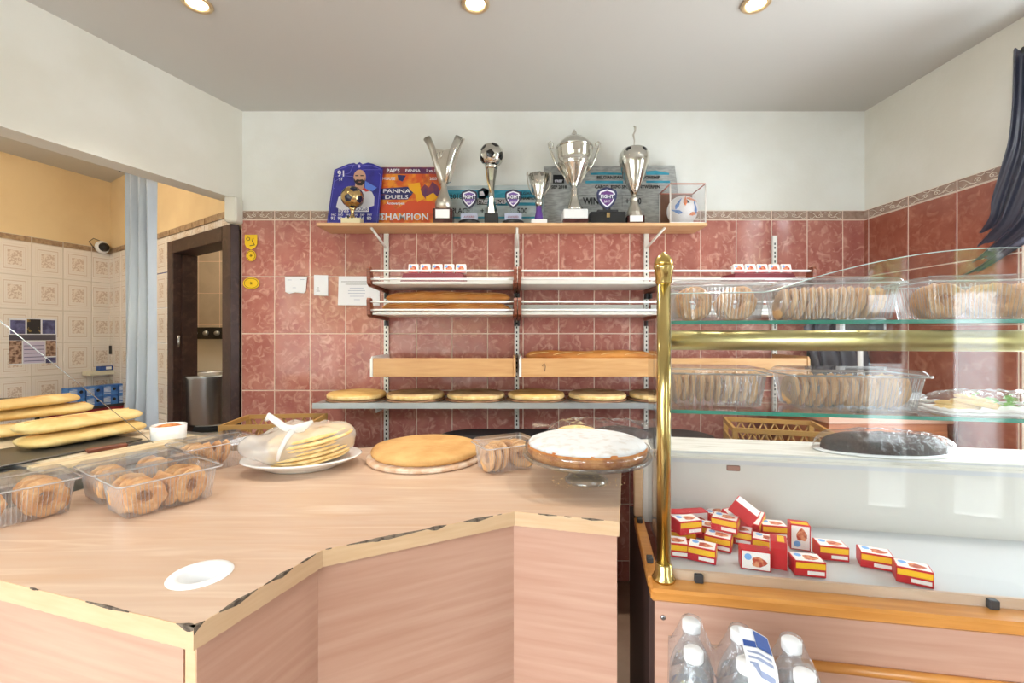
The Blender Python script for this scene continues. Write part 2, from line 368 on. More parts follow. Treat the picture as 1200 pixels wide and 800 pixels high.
# cream relief tiles of the annex: nested frames round a speckled field (print)
def decor():
    m = bpy.data.materials.new('cream_decor_tile'); m.use_nodes = True; nt = m.node_tree; L = nt.links.new; p = nt.nodes['Principled BSDF']
    p.inputs['Roughness'].default_value = .2
    tc = nd(nt, 'ShaderNodeTexCoord'); sp = nd(nt, 'ShaderNodeSeparateXYZ'); L(tc.outputs['Object'], sp.inputs[0])
    def mth(op, a, b=None):
        n = nd(nt, 'ShaderNodeMath', operation=op)
        for i, q in enumerate((a, b)):
            if q is None: continue
            if isinstance(q, (int, float)): n.inputs[i].default_value = q
            else: L(q, n.inputs[i])
        return n.outputs[0]
    dx = mth('DIVIDE', mth('ABSOLUTE', sp.outputs[0]), .0925); dz = mth('DIVIDE', mth('ABSOLUTE', sp.outputs[2]), .1215)
    d = mth('MAXIMUM', dx, dz)
    cr = nd(nt, 'ShaderNodeValToRGB'); cr.color_ramp.interpolation = 'CONSTANT'; e = cr.color_ramp.elements
    A, B, D_ = S(232, 222, 212), S(212, 192, 176), S(238, 230, 222)
    e[0].position = 0; e[0].color = B; e[1].position = .42; e[1].color = D_
    for q, cc in ((.5, A), (.53, D_), (.62, B), (.66, D_), (.76, A), (.80, D_)):
        n = e.new(q); n.color = cc
    L(d, cr.inputs[0])
    vz = nd(nt, 'ShaderNodeTexNoise'); vz.inputs['Scale'].default_value = 90; L(tc.outputs['Object'], vz.inputs['Vector'])
    sel = mth('MULTIPLY', mth('LESS_THAN', d, .42), mth('GREATER_THAN', vz.outputs['Fac'], .5))
    mx = nd(nt, 'ShaderNodeMix', data_type='RGBA'); L(sel, mx.inputs[0]); L(cr.outputs[0], mx.inputs[6]); mx.inputs[7].default_value = S(236, 224, 212)
    L(mx.outputs[2], p.inputs['Base Color'])
    bp = nd(nt, 'ShaderNodeBump'); bp.inputs['Strength'].default_value = .25; bp.inputs['Distance'].default_value = .004
    L(cr.outputs[0], bp.inputs['Height']); L(bp.outputs[0], p.inputs['Normal'])
    return m
M_decor = decor()
M_aborder = mat('annex_border_tile', S(150, 122, 96), .35, col2=S(178, 152, 122), scale=40, rnd=True)
za = [2.076-.243*k for k in range(8)]
ua = [-2.05+.185*0]; ua = [-(.139+.186*k) for k in range(7)][::-1]+[0]
O_f = FW0; dUf = -FWd
MB().add([], []); wallbox(fw1, FW0, 0, 2.12, -.006).build('grout', mat('annex_grout', S(214, 204, 192), .9), WF)
nf = Vector((-FWd.y, FWd.x, 0))*.006
if nf.x < 0: nf = -nf
tiles(WF, FW0+nf, dUf, ua, za[::-1], M_decor)
tiles(WF, FW0+nf, dUf, ua, [2.076, 2.12], M_aborder, name='border_tile')
# door wall tiles
wallbox(FW0, D0+Dd*.90, 0, 2.12, -.006).build('grout', MATS['annex_grout'], WD)
wallbox(D0+Dd*.90, D0, 2.03, 2.12, -.006).build('lintel_grout', MATS['annex_grout'], WD)
Dl = (FW0-D0).length; nd_ = -Dn*.006
ud = [0, .1]+[.1+.186*k for k in range(1, 7)]+[Dl-.9]
tiles(WD, FW0+nd_, -Dd, ud, za[::-1], M_decor)
ud2 = ud+[Dl-.9+.18*k for k in range(1, 6)]
tiles(WD, FW0+nd_, -Dd, ud2, [2.076, 2.12], M_aborder, name='border_tile')
tiles(WD, FW0+nd_, -Dd, ud2[len(ud)-1:], [2.032, 2.076], M_decor)
tiles(WK, (-3.36, 4.3, 0), (1, 0, 0), [.2*k for k in range(9)], [1.2+.3*k for k in range(6)], M_ktile)
# door frame
dr = struct(MB().build('door_1', M_dark)) if False else bpy.data.objects.new('door_1', None)
C.objects.link(dr); struct(dr); MW[dr.name] = Matrix.Identity(4)
Mx = Matrix(((-Dd.x, Dn.x, 0, D0.x+Dd.x*.9), (-Dd.y, Dn.y, 0, D0.y+Dd.y*.9), (0, 0, 1, 0), (0, 0, 0, 1)))   # local x along the wall from the left jamb, y into the kitchen
def dpart(n, mb, m=M_dark): return put(n, mb.mesh(n), m, dr, Mx)
dpart('door_jamb', MB().cbox(0, .09, -.03, .11, 0, 2.03, .004).box(.09, .105, .02, .11, 0, 1.945))
dpart('door_jamb', MB().cbox(.80, .905, -.03, .02, 0, 2.03, .004).box(.80, .815, .02, .1, 0, 1.945))
dpart('door_head', MB().cbox(.09, .80, -.03, .11, 1.945, 2.03, .004))
dpart('hinge', MB().lathe([(.008, 0), (.008, .08)], 8, T(.105, .0, 1.32)), M_steel)
dpart('hinge', MB().lathe([(.008, 0), (.008, .08)], 8, T(.105, .0, .6)), M_steel)
# plastered stub where the beam meets the back wall
MB().cbox(-1.60, -1.532, 2.525, 2.598, 2.032, 2.175, .008).build('beam_stub', M_cream, WL)
# ------------------------------------------------------------------ ceiling spots
M_bulb = mat('lit_bulb', (1, .9, .7, 1), .5, emit=(1, .86, .62, 1), estr=14)
M_ring = mat('spot_ring', S(214, 190, 150), .3, metal=.6)
for px, nm in ((231, 'leftmost'), (557, 'middle'), (886, 'rightmost')):
    p = at(px, 3, 1.28*F/(CY-3))
    r = root('ceiling_spot', 'recessed round ceiling spot with metal ring, %s of the three' % nm, 'ceiling light', (p.x, p.y, 2.68), group='ceiling spots')
    MB().lathe([(.052, -.001), (.055, -.006), (.048, -.012), (.036, -.008), (.036, -.001)], 24, caps=False).build('ring', M_ring, r)
    MB().lathe([(.035, -.004), (.02, -.009), (.0, -.011)], 20).build('bulb', M_bulb, r)
    l = bpy.data.lights.new('spot_light', 'SPOT'); l.energy = 31; l.color = (1, .93, .82); l.spot_size = 2.0; l.spot_blend = .8; l.shadow_soft_size = .03
    lo = bpy.data.objects.new('spot_light', l); C.objects.link(lo); lo.parent = r; lo.location = (0, 0, -.03)
# annex lamp on its ceiling, out of frame
r = root('ceiling_lamp', 'round warm ceiling lamp in the side room behind the beam', 'ceiling light', (-2.75, 2.2, 2.68))
MB().lathe([(.14, 0), (.15, -.02), (.12, -.06), (.0, -.075)], 24).build('lamp_shade', mat('lamp_shade', (1, .85, .6, 1), .5, emit=(1, .72, .4, 1), estr=6), r)
MB().lathe([(.155, 0), (.155, -.012), (.14, -.014)], 24).build('rim', M_ring, r)
l = bpy.data.lights.new('lamp_light', 'POINT'); l.energy = 11; l.color = (1, .80, .56); l.shadow_soft_size = .12
lo = bpy.data.objects.new('lamp_light', l); C.objects.link(lo); lo.parent = r; lo.location = (0, 0, -.2)
# ------------------------------------------------------------------ sales counter
A_, B_, C_, D_ = (-.4907, .701), (-.398, .9556), (.0066, 1.164), (.2594, 1.10)
L_ = (-1.391, .971); BL = (-1.10, 1.78); BM = (-.66, 1.80); BN = (-.15, 1.99); BO = (.12, 1.93); E_ = (.44, 1.82)
ZC = .95
top = [A_, B_, C_, D_, E_, BO, BN, BM, BL, L_]
ct = root('counter_worktop', 'beech laminate counter worktop with chipped edges and angled inner corner', 'worktop', (-.4, 1.3, ZC-.036))
def inset(poly, d):
    n = len(poly); out = []
    area2 = sum(poly[i][0]*poly[(i+1) % n][1]-poly[(i+1) % n][0]*poly[i][1] for i in range(n)); sg = 1 if area2 > 0 else -1
    for i in range(n):
        a, b, c = Vector(poly[i-1]), Vector(poly[i]), Vector(poly[(i+1) % n])
        d1 = (b-a).normalized(); d2 = (c-b).normalized(); n1 = Vector((-d1.y, d1.x))*sg; n2 = Vector((-d2.y, d2.x))*sg
        bis = (n1+n2); bis = bis/max(.3, bis.length_squared)*2
        out.append(tuple(b+bis*d))
    return out
inn = inset(top, .002)
g0 = onz(235, 673, ZC)
area2 = sum(inn[i][0]*inn[(i+1) % len(inn)][1]-inn[(i+1) % len(inn)][0]*inn[i][1] for i in range(len(inn)))
a_s = math.atan2(inn[0][1]-g0.y, inn[0][0]-g0.x)
hole = [(g0.x+.037*math.cos(a_s-(1 if area2 > 0 else -1)*2*math.pi*k/28), g0.y+.037*math.sin(a_s-(1 if area2 > 0 else -1)*2*math.pi*k/28)) for k in range(29)]
MB().prism([inn[0]]+hole+inn, ZC-.034, ZC).build('board', M_wood, ct, world=True)
def seg_band(p, q, z0, z1, th, mb=None):
    mb = mb or MB(); p = Vector((*p, 0)); q = Vector((*q, 0)); d = (q-p).normalized(); n = Vector((d.y, -d.x, 0))*th
    return mb.prism([(a.x, a.y) for a in (p, q, q+n, p+n)], z0, z1)
def chipped(p, q, z0, z1, seed, depth, hot):
    """edge band whose upper rim is broken away in places"""
    random.seed(seed); p = Vector(p); q = Vector(q); d = (q-p); n = max(12, int(d.length/.006)); dn = Vector((d.y, -d.x)).normalized()
    mb = MB(); vs = []; fs = []; chips = MB(); prev = 0
    prof = []
    for i in range(n+1):
        t = i/n; k = sum(max(0, 1-abs(t-h0)/wd)*dp for h0, wd, dp in hot)
        k += max(0, noise.noise(Vector((t*d.length*40, seed, 0)))-.15)*depth
        prof.append(min(k, .012))
    for i in range(n+1):
        c = p+d*(i/n); b = .0012+.0008*noise.noise(Vector((i*.7, seed*3., 1)))
        for off, z in ((0, z0+.0015*noise.noise(Vector((i*.5, seed, 5)))), (0, z1-prof[i]), (b+.0006, z1-prof[i]), (b+.0006, z0)):
            vs.append((c.x+dn.x*off*-1, c.y+dn.y*off*-1, z))
    for i in range(n):
        for k in range(4): fs.append((i*4+k, i*4+(k+1) % 4, (i+1)*4+(k+1) % 4, (i+1)*4+k))
    fs += [(0, 1, 2, 3), tuple(n*4+k for k in range(4))]
    mb.add(vs, fs)
    for i in range(n):                                   # dark core showing where the rim is gone
        if prof[i] > .001 or prof[i+1] > .001:
            a = p+d*(i/n); b2 = p+d*((i+1)/n); o = -.0006
            wa = prof[i]*.9; wb = prof[i+1]*.9
            chips.add([(a.x, a.y, z1+.0006), (b2.x, b2.y, z1+.0006), (b2.x-dn.x*wb, b2.y-dn.y*wb, z1+.0006), (a.x-dn.x*wa, a.y-dn.y*wa, z1+.0006),
                       (a.x+dn.x*.0004, a.y+dn.y*.0004, z1-prof[i]), (b2.x+dn.x*.0004, b2.y+dn.y*.0004, z1-prof[i+1])], [(0, 1, 2, 3), (4, 5, 1, 0)])
    return mb, chips
for k, (p, q, hot) in enumerate(((L_, A_, [(.80, .07, .0035), (.985, .02, .009), (.6, .03, .0015), (.4, .02, .001)]), (A_, B_, [(0, .06, .012), (.28, .14, .007), (.62, .1, .007), (.85, .1, .003)]),
                                 (B_, C_, [(.3, .22, .006), (.55, .05, .008), (.78, .1, .007)]), (C_, D_, [(.33, .1, .003), (.75, .12, .004)]))):
    e, ch = chipped(p, q, ZC-.036, ZC, k+3, .004, hot)
    e.build('edge_band', M_edge, ct, world=True); ch.build('chipped_edge', M_chip, ct, world=True, recalc=False)['kind'] = 'stuff'
seg_band(D_, E_, ZC-.036, ZC, -.002).build('edge_band', M_edge, ct, world=True)
# cable grommet let into the top
MB().lathe([(.0, -.05), (.030, -.05), (.0345, .001), (.038, .0035), (.052, .003), (.0545, .0005)], 40, T(g0.x, g0.y, ZC), caps=False).build('grommet', M_white, ct, world=True)
# base cabinets under the top: one per straight run
def unit(p, q, label, depth=.5, cut=.02):
    pv, qv = Vector(p), Vector(q); d = (qv-pv).normalized(); n = Vector((-d.y, d.x)); mid = (pv+qv)/2
    r = root('counter_cabinet', label, 'cabinet', (mid.x, mid.y, 0), math.atan2(d.y, d.x), group='counter cabinets')
    hl = (qv-pv).length/2
    MB().box(-hl, hl, .0, .014, .0, ZC-.0365).build('front_panel', M_panel, r)
    MB().box(-hl+.03, hl-cut-.01, .016, depth, .08, ZC-.05).build('body', M_panel, r)
    return r
def off(p, q, d):
    pv, qv = Vector(p), Vector(q); u = (qv-pv).normalized(); return (tuple(pv+u*d), qv)
PI_ = inset(top, .018); A2, B2, C2, D2, L2 = PI_[0], PI_[1], PI_[2], (PI_[3][0]+.012, PI_[3][1]-.002), PI_[9]
u1 = unit(L2, (A2[0]-.026, A2[1]+.008), 'beech counter cabinet at the left whose pale front faces the shop', .28, .30)
dA = (Vector(A2)-Vector(L2)).normalized()
MB().cbox(-.025, 0, 0, .03, 0, ZC-.0365, .002, T(A2[0], A2[1], 0) @ RZ(math.atan2(dA.y, dA.x))).build('corner_post', M_edge, u1, world=True)
dB = (Vector(B2)-Vector(A2)).normalized()
u2 = unit((A2[0]+dB.x*.001, A2[1]+dB.y*.001), B2, 'narrow shaded beech cabinet side below the chipped front corner', .2)
u3 = unit(B2, C2, 'wide angled beech counter cabinet in the middle of the counter', .3)
u4 = unit(C2, D2, 'beech counter cabinet at the right below the cake stand', .3)
# ------------------------------------------------------------------ bread shelving on the back wall
XU = [(px-600)/PXM for px in (454, 605.5, 756, 905)]
YW = 2.586
ul = ['left end', 'second', 'third', 'right end']
for i, x in enumerate(XU):
    z1, z0 = (1.975, .62) if i < 3 else (1.965, .62)
    r = root('wall_upright', 'white slotted metal shelf upright on the tiled wall, %s of four' % ['first from the left', 'second from the left', 'third from the left', 'rightmost'][i], 'shelf upright', (x, YW, z0), group='shelf uprights')
    MB().box(-.013, -.010, -.014, 0, 0, z1-z0).box(.010, .013, -.014, 0, 0, z1-z0).box(-.010, .010, -.012, -.009, 0, z1-z0).build('channel', M_whitem, r)
    sl = MB(); n = int((z1-z0)/.05)
    for k in range(n):
        for s_ in (0, 1): sl.box(-.0035, .0035, -.0125, -.0118, .02+k*.05+s_*.022, .03+k*.05+s_*.022+.002)
    sl.build('slots', M_black, r)['kind'] = 'stuff'
yf = 2.23
def tray_shelf(x0, x1, z, label):
    r = root('bread_rack', label, 'shelf', ((x0+x1)/2, YW, z), group='wire fronted bread racks'); h = (x1-x0)/2-.004; dp = YW-.016-yf
    y1 = -.018; y0 = -dp-.016
    MB().box(-h+.018, h-.018, y0+.02, y1, 0, .012).box(-h+.018, h-.018, y1-.006, y1, .012, .07).build('tray', M_whitem, r)
    for zz, yy in ((.022, y0+.008), (.062, y0+.002)): MB().tube([(-h+.012, yy, zz), (h-.012, yy, zz)], .0055, 8).build('rod', M_white, r)
    for s_ in (-1, 1):
        o = [(y1, -.02), (y1, .03), (y0+.05, .032), (y0+.03, .08), (y0-.004, .082), (y0-.012, .07), (y0-.006, .0), (y0+.02, -.012)]
        mb = MB(); xx = s_*(h-.006); n = len(o)
        vs = [(xx-.008, a, b) for a, b in o]+[(xx+.008, a, b) for a, b in o]
        mb.add(vs, [list(range(n)), [n+k for k in range(n)][::-1]]+[[k, n+k, n+(k+1) % n, (k+1) % n] for k in range(n)]).build('end_bracket', M_redwood, r)
        MB().box(xx-.006, xx+.006, y1-.05, y1+.002, -.05, -.021).build('hook', M_charc, r)
    return r
for i, nm in enumerate(('left', 'middle', 'right')):
    tray_shelf(XU[i], XU[i+1], 1.655, 'upper white wire-fronted bread rack with reddish wood ends, %s section' % nm)
    tray_shelf(XU[i], XU[i+1], 1.503, 'lower white wire-fronted bread rack with reddish wood ends, %s section' % nm)
def bin_shelf(x0, x1, label):
    z = 1.195; r = root('bread_bin', label, 'shelf', ((x0+x1)/2, YW, z), group='wooden baguette bins'); h = (x1-x0)/2-.008; y0 = 2.26-YW
    fb = MB().cbox(-h+.012, h-.012, y0, y0+.018, 0, .092, .002).build('front_board', M_binw, r)
    MB().box(-h+.012, h-.012, y0+.02, -.018, .012, .022).build('base_board', M_binw, r)
    for s_ in (-1, 1): MB().vprism([(0, 0), (.012, 0), (.012, .085), (.004, .102), (0, .102)] if s_ > 0 else [(0, 0), (0, .102), (-.004, .102), (-.012, .085), (-.012, 0)], y0-.004, -.016, T(s_*(h-.012), 0, 0)).build('end_board', M_whitem if s_ < 0 else M_binw, r)
    return r, fb
for i, nm in enumerate(('left', 'middle', 'right')):
    r, fb = bin_shelf(XU[i], XU[i+1], 'wooden baguette bin with plain front board, %s section of the shelving' % nm)
    if i == 1:
        MB().tube([(-.245, -.329, .055), (-.232, -.329, .066), (-.228, -.329, .050), (-.232, -.329, .028)], .0012, 5).build('scribble', M_ink, r)
r = root('bread_shelf', 'grey metal shelf carrying the row of round flatbreads', 'shelf', (0, YW, 1.045))
sx0, sx1 = -.985, .79
MB().box(sx0, sx1, 2.25-YW, -.018, 0, .018).build('plate', M_alu, r)
MB().box(sx0, sx1, 2.245-YW, 2.25-YW, -.006, .022).build('front_lip', M_alu, r)
for x in XU[:3]: MB().vprism([(-.004, -.05), (.004, -.05), (.004, -.001), (-.004, -.001)], -.2, -.016, T(x, 0, 0)).build('bracket', M_whitem, r)
MB().box(.71, .745, -.342, -.341, -.004, .028).build('price_tag', M_white, r)
# trophy shelf
ts = root('trophy_shelf', 'pale wooden wall shelf holding the trophies above the tiles', 'shelf', (0, YW, 1.975))
MB().cbox(-1.025, 1.025, 2.385-YW, -.014, 0, .016, .0015).build('board', M_shelfw, ts)
for x in XU[:3]:
    MB().box(-.012, .012, -.015, -.001, -.1, 0, T(x, 0, 0)).tube([(x, -.013, -.08), (x+(.05 if x > .5 else -.035 if x < -.5 else 0), -.17, -.004)], .007, 6).build('bracket', M_whitem, ts)
ZT = 1.991
# ------------------------------------------------------------------ trophies and prints on the top shelf
def sh(px, d): return ((px-CX)/F*d, d, ZT)
def outl(pts, d, x0): return [((px-CX)/F*d-x0, H+(CY-py)/F*d-ZT) for px, py in pts]
def z8(l): return [(375+a/8, 180+b/8) for a, b in l]
def rectp(a, b, c, e): return [(a, e), (b, e), (b, c), (a, c)]
# player card
d = 2.535; x0 = (413-CX)/F*d
card = root('player_card', 'blue shield-shaped football player card standing at the shelf end', 'sign', (x0, d, ZT))
def flat(name, pts, m, parent, lay, d_, x_, th=.0008):
    return MB().vprism(outl(pts, d_, x_), -.0022-.0009*lay-th, -.0022-.0009*lay).build(name, m, parent)
M_cb = mat('card_blue', S(52, 50, 158), .35, col2=S(40, 38, 128), scale=12)
M_cl = mat('card_line', S(120, 120, 214), .4); M_wtext = mat('white_print', S(238, 238, 244), .5)
cardo = [(382.5, 266), (391.9, 199), (408.8, 192), (415, 191), (418.1, 192.5), (421.5, 190), (425, 192.3), (431.2, 190.6), (437.5, 192), (448.8, 197.5), (443.1, 266)]
MB().vprism(outl(cardo, d, x0), -.0022, .0022).build('plate', M_cb, card)
def line(name, pts, r, m, parent, d_, x_, lay=1):
    o = outl(pts, d_, x_); return MB().tube([(a, -.0022-.0006*lay, b) for a, b in o], r, 4).build(name, m, parent)
line('border_line', [(384.5, 262), (393.5, 200), (410, 194), (421, 193), (437, 194.5), (447, 198.5), (441.5, 262)], .0016, M_cl, card, d, x0)
for l in ([(392, 207), (410, 203), (415, 193)], [(392, 213), (404, 206), (414, 207)], [(421, 200), (428, 199), (446, 199)], [(447, 206), (444, 203)], [(390, 220), (392, 221)]):
    line('star_line', l, .0012, M_cl, card, d, x0)
flat('crest', [(421.2, 192.6), (423, 195), (421.2, 197.2), (419.4, 195)], mat('card_pale', S(210, 200, 244), .4), card, 1, d, x0)
flat('glow_panel', [(428, 212), (442, 220), (437, 224), (428, 221)], mat('card_bright', S(92, 128, 222), .4), card, 1, d, x0)
def ell(cx, cy, rx, ry, n=18, a0=0, a1=360): return [(cx+rx*math.cos(math.radians(a0+(a1-a0)*k/n)), cy+ry*math.sin(math.radians(a0+(a1-a0)*k/n))) for k in range(n+(0 if a1-a0 == 360 else 1))]
M_skin = mat('printed_skin', S(206, 158, 132), .6); M_beard = mat('printed_beard', S(46, 34, 34), .6); M_shirt = mat('printed_shirt', S(226, 226, 234), .6)
flat('shirt', [(394, 243), (397, 231), (404, 226), (416, 221), (421, 224), (428, 221), (436, 225), (439, 231), (438.5, 241), (425, 245), (400, 246)], M_shirt, card, 1, d, x0)
flat('neck', [(417, 213), (427, 213), (427, 221), (422, 224), (416, 221)], M_skin, card, 2, d, x0)
flat('collar', [(427, 220), (433, 224), (429, 225), (425, 222)], mat('printed_red', S(206, 60, 66), .6), card, 3, d, x0)
flat('head', ell(422, 208, 7.2, 9), M_skin, card, 3, d, x0)
flat('beard', [(415.2, 209), (417, 212), (419, 210.5), (422, 211), (425, 210.5), (427.5, 212), (428.6, 208), (428, 214), (424.5, 217.8), (419, 217.5), (415.6, 213)], M_beard, card, 4, d, x0)
for ex in (418.6, 424.6): flat('brow', [(ex-1.8, 205.6), (ex+1.8, 205.6), (ex+1.8, 206.8), (ex-1.8, 206.8)], M_beard, card, 4, d, x0)
flat('mouth', [(420.3, 213.2), (424, 213.2), (423, 214.2), (421, 214.2)], mat('printed_lip', S(178, 110, 100), .6), card, 5, d, x0)
def ctext(name, s, px, py, hpx, parent, d_, x_, m=M_wtext, bold=.0006, wid=1, lay=3, rot=0):
    a, b = outl([(px, py)], d_, x_)[0]
    return text(name, s, hpx/F*d_*1.38, m, parent, T(a, -.0022-.0009*lay-.0006, b) @ RY(rot) @ FACE, bold, wid)
ctext('rating_number', '91', 400.5, 204, 7, card, d, x0, bold=.001)
ctext('position_letters', 'ST', 400, 210.5, 3, card, d, x0, bold=.0004)
ctext('name_lettering', 'Ilyas', 403, 246.5, 5.4, card, d, x0, bold=.0005)
flat('name_box', rectp(415.5, 432.5, 243, 248.5), M_wtext, card, 3, d, x0)
ctext('name_box_lettering', 'LAZAR', 424, 245.8, 3.6, card, d, x0, m=mat('card_ink', S(90, 90, 150), .6), lay=4, bold=.0002)
for i, (px, n, v) in enumerate(((391.5, 'PAC', '93'), (399.5, 'SHO', '90'), (408, 'PAS', '88'), (417, 'DRI', '91'), (425, 'DEF', '56'), (433.5, 'PHY', '80'))):
    ctext('stat_name', n, px, 252, 2.2, card, d, x0, bold=.0002)
    ctext('stat_value', v, px-.6, 256.2, 4, card, d, x0, bold=.0004)
# small gold ball trophy in front of the card
def pentas(parent, c, r, m, size=.36, tw=.4, skipback=False):
    ph = (1+5**.5)/2; vs = []
    for a in (-1, 1):
        for b in (-ph, ph): vs += [(0, a, b), (a, b, 0), (b, 0, a)]
    pm = MB(); n = 5
    pm.lathe([(size, -.004), (size*.97, .006), (0, .075)], 5, Matrix.Translation((0, 0, math.cos(size)*1.0)), smooth=True)
    me = pm.mesh('patch'); me.materials.append(m); bm = bmesh.new(); bm.from_mesh(me)
    bmesh.ops.subdivide_edges(bm, edges=bm.edges[:], cuts=2, use_grid_fill=True)
    for v in bm.verts:
        k = v.co.copy(); v.co = k.normalized()*(1.012 if k.length > .99*math.cos(size) else .98)
    bm.to_mesh(me); bm.free()
    for v in vs:
        q = Vector((0, 0, 1)).rotation_difference((RZ(.5) @ RX(tw) @ Vector(v)).normalized()).to_matrix().to_4x4()
        put('patch', me, None, parent, T(*c) @ q @ Matrix.Scale(r, 4))
d = 2.44; s_ = d/F
g = root('gold_ball_trophy', 'small gold football trophy standing in front of the blue player card', 'trophy', sh(413, d))
M_tg = mat('trophy_gold', S(214, 184, 130), .2, metal=1)
base_y = (ZT-1.4)*F/d
def hz(py, d): return (CY-py)/F*d+H-ZT
MB().cbox(-.052, .052, -.03, .03, 0, hz(256.5, d), .003).build('base', mat('cream_base', S(220, 208, 170), .4), g)
MB().lathe([(.028, hz(257, d)), (.014, hz(254, d)), (.008, hz(250, d)), (.012, hz(246, d)), (.022, hz(243.5, d))], 16).build('stem', M_tg, g)
bc = (0, 0, hz(231, d)); bl = MB().sphere(.059, 28, 18, T(*bc)).build('ball', M_tg, g); pentas(bl, bc, .059, mat('navy_patch', S(30, 34, 60), .2))
for px in (-2.5, 2): MB().box(px*s_-.005, px*s_+.004, -.0315, -.030, .03, .045).build('mark', M_black, g)
# orange poster
d = 2.565; x0 = (482-CX)/F*d
po = root('champion_poster', 'orange and purple champion poster leaning behind the first trophies', 'poster', (x0, d, ZT))
M_po = mat('poster_orange', S(222, 92, 34), .4, col2=S(240, 150, 40), scale=14, lo=.45, hi=.6, col3=S(150, 44, 40), s3=9)
M_pp = mat('poster_purple', S(92, 44, 92), .4, col2=S(134, 60, 70), scale=22); M_pb = mat('poster_navy', S(48, 48, 110), .4); M_py = mat('poster_yellow', S(246, 178, 26), .4)
M_pf = mat('poster_flame', S(226, 84, 40), .4)
MB().vprism(outl([(443, 266), (443, 196), (519, 196), (519, 266)], d, x0), -.0022, .0022).build('sheet', M_po, po)
flat('top_band', rectp(446, 519, 196.3, 204), M_pp, po, 1, d, x0)
flat('navy_stripe', [(447, 221), (478, 219), (486, 226), (470, 228), (447, 228)], M_pb, po, 1, d, x0)
flat('navy_stripe', [(447, 228.5), (484, 226.5), (478, 234), (447, 234)], M_pb, po, 1, d, x0)
flat('yellow_burst', [(478, 216), (492, 214), (494, 226), (497, 233), (489, 237), (487, 228), (480, 222)], M_py, po, 2, d, x0)
flat('player_figure', [(493, 222), (498, 216), (503, 220), (507, 213), (513, 218), (517, 226), (514, 234), (506, 230), (499, 233), (495, 228)], M_pp, po, 2, d, x0)
flat('player_figure', [(499, 231), (508, 226), (514, 232), (505, 236), (500, 236)], M_py, po, 3, d, x0)
flat('navy_shard', [(466, 205), (476, 206), (472, 213), (467, 211)], M_pb, po, 2, d, x0)
flat('flame', [(446, 242), (458, 236), (464, 246), (478, 236), (492, 234), (519, 240), (519, 250), (446, 250)], M_pf, po, 1, d, x0)
for s, px, py, h, wd in (("PAP'S", 461, 200.6, 4.4, 1.1), ('PANNA', 484, 200.4, 3.4, 1.1), ('1 vs 1', 505, 200.4, 3.6, 1), ('HOUSE', 456, 209.8, 3.4, 1), ('PANNA', 465, 224.3, 4.6, 1.5), ('DUELS', 465, 231.3, 4.6, 1.5), ('Antwerpen', 464, 238.6, 3.2, 1.05), ('CHAMPION', 473, 254.6, 8.2, 1.0), ('2023', 508, 209.8, 3, 1)):
    ctext('lettering', s, px, py, h, po, d, x0, bold=.0009 if h > 7 else .0004, wid=wd, lay=3)
ctext('lettering', 'D', 445.4, 254.6, 8.2, po, d, x0, bold=.0009, wid=1.1, lay=3)
# prize boards
M_teal = mat('board_teal', S(40, 140, 168), .5, col2=S(60, 160, 186), scale=20, stretch=(1, 1, 4)); M_bgrey = mat('board_grey', S(196, 206, 206), .5, col2=S(172, 184, 186), scale=10, stretch=(1, 1, 3))
M_bgrey2 = mat('board_dark_grey', S(150, 152, 150), .5, col2=S(176, 178, 176), scale=24, stretch=(1, 1, 4)); M_bk = mat('board_black_print', S(30, 30, 34), .6)
d = 2.568; x0 = (580-CX)/F*d
pb = root('prize_board', 'teal and grey street football prize board reading place', 'sign', (x0, d, ZT))
MB().vprism(outl([(524, 266), (524, 218), (637, 216.5), (637, 266)], d, x0), -.0022, .0022).build('sheet', M_bgrey, pb)
flat('teal_band', rectp(525, 636, 223, 232), M_teal, pb, 1, d, x0); flat('teal_band', rectp(525, 636, 254, 256), M_teal, pb, 1, d, x0); flat('teal_band', rectp(583, 636, 237.5, 241), M_teal, pb, 1, d, x0)
flat('logo_panel', rectp(559, 592, 234, 240), M_bk, pb, 1, d, x0)
flat('logo_head', [(561, 233), (560, 224), (566, 220), (572, 222), (575, 227), (570, 231), (568, 234)], M_bk, pb, 1, d, x0)
flat('logo_head_white', [(562, 230), (562, 225), (566, 224), (568, 229)], M_wtext, pb, 2, d, x0)
for s, px, py, h, wd, mm in (('2018', 534.5, 230.8, 5.6, .95, M_bk), ('STREET HEROES', 576, 237, 4.3, .78, M_wtext), ('PLACE', 540, 247.6, 6.6, .85, M_bk), ('+1000', 573, 247.6, 6.6, .85, M_bk), ('500', 612, 247.6, 6.6, .9, M_bk), ('BELGIAN', 615, 227, 3.6, .9, M_bk), ('CHAMPION', 619, 232.6, 3.4, .9, M_bk)):
    ctext('lettering', s, px, py, h, pb, d, x0, m=mm, wid=wd, lay=2, bold=.0005)
d = 2.566; x0 = (715-CX)/F*d
pb = root('prize_board', 'grey concrete-look prize board reading winner behind the big cup', 'sign', (x0, d, ZT))
MB().vprism(outl([(638, 266), (637, 195), (790.5, 194), (794, 222), (794, 266)], d, x0), -.0022, .0022).build('sheet', M_bgrey2, pb)
flat('teal_stripe', [(692, 203), (706, 202), (730, 203), (730, 205), (692, 205)], M_teal, pb, 1, d, x0); flat('teal_stripe', [(757, 201), (768, 200), (784, 203), (784, 205), (757, 205)], M_teal, pb, 1, d, x0)
flat('teal_stripe', rectp(686, 730, 212, 215), M_teal, pb, 1, d, x0); flat('teal_stripe', rectp(757, 785, 212, 214.5), M_teal, pb, 1, d, x0)
flat('black_panel', rectp(648, 661, 205, 215), M_bk, pb, 1, d, x0)
for y in (229, 242.5): line('rule', [(678, y), (753, y)], .0008, M_bk, pb, d, x0)
line('rule', [(729, 229), (729, 242)], .0008, M_bk, pb, d, x0)
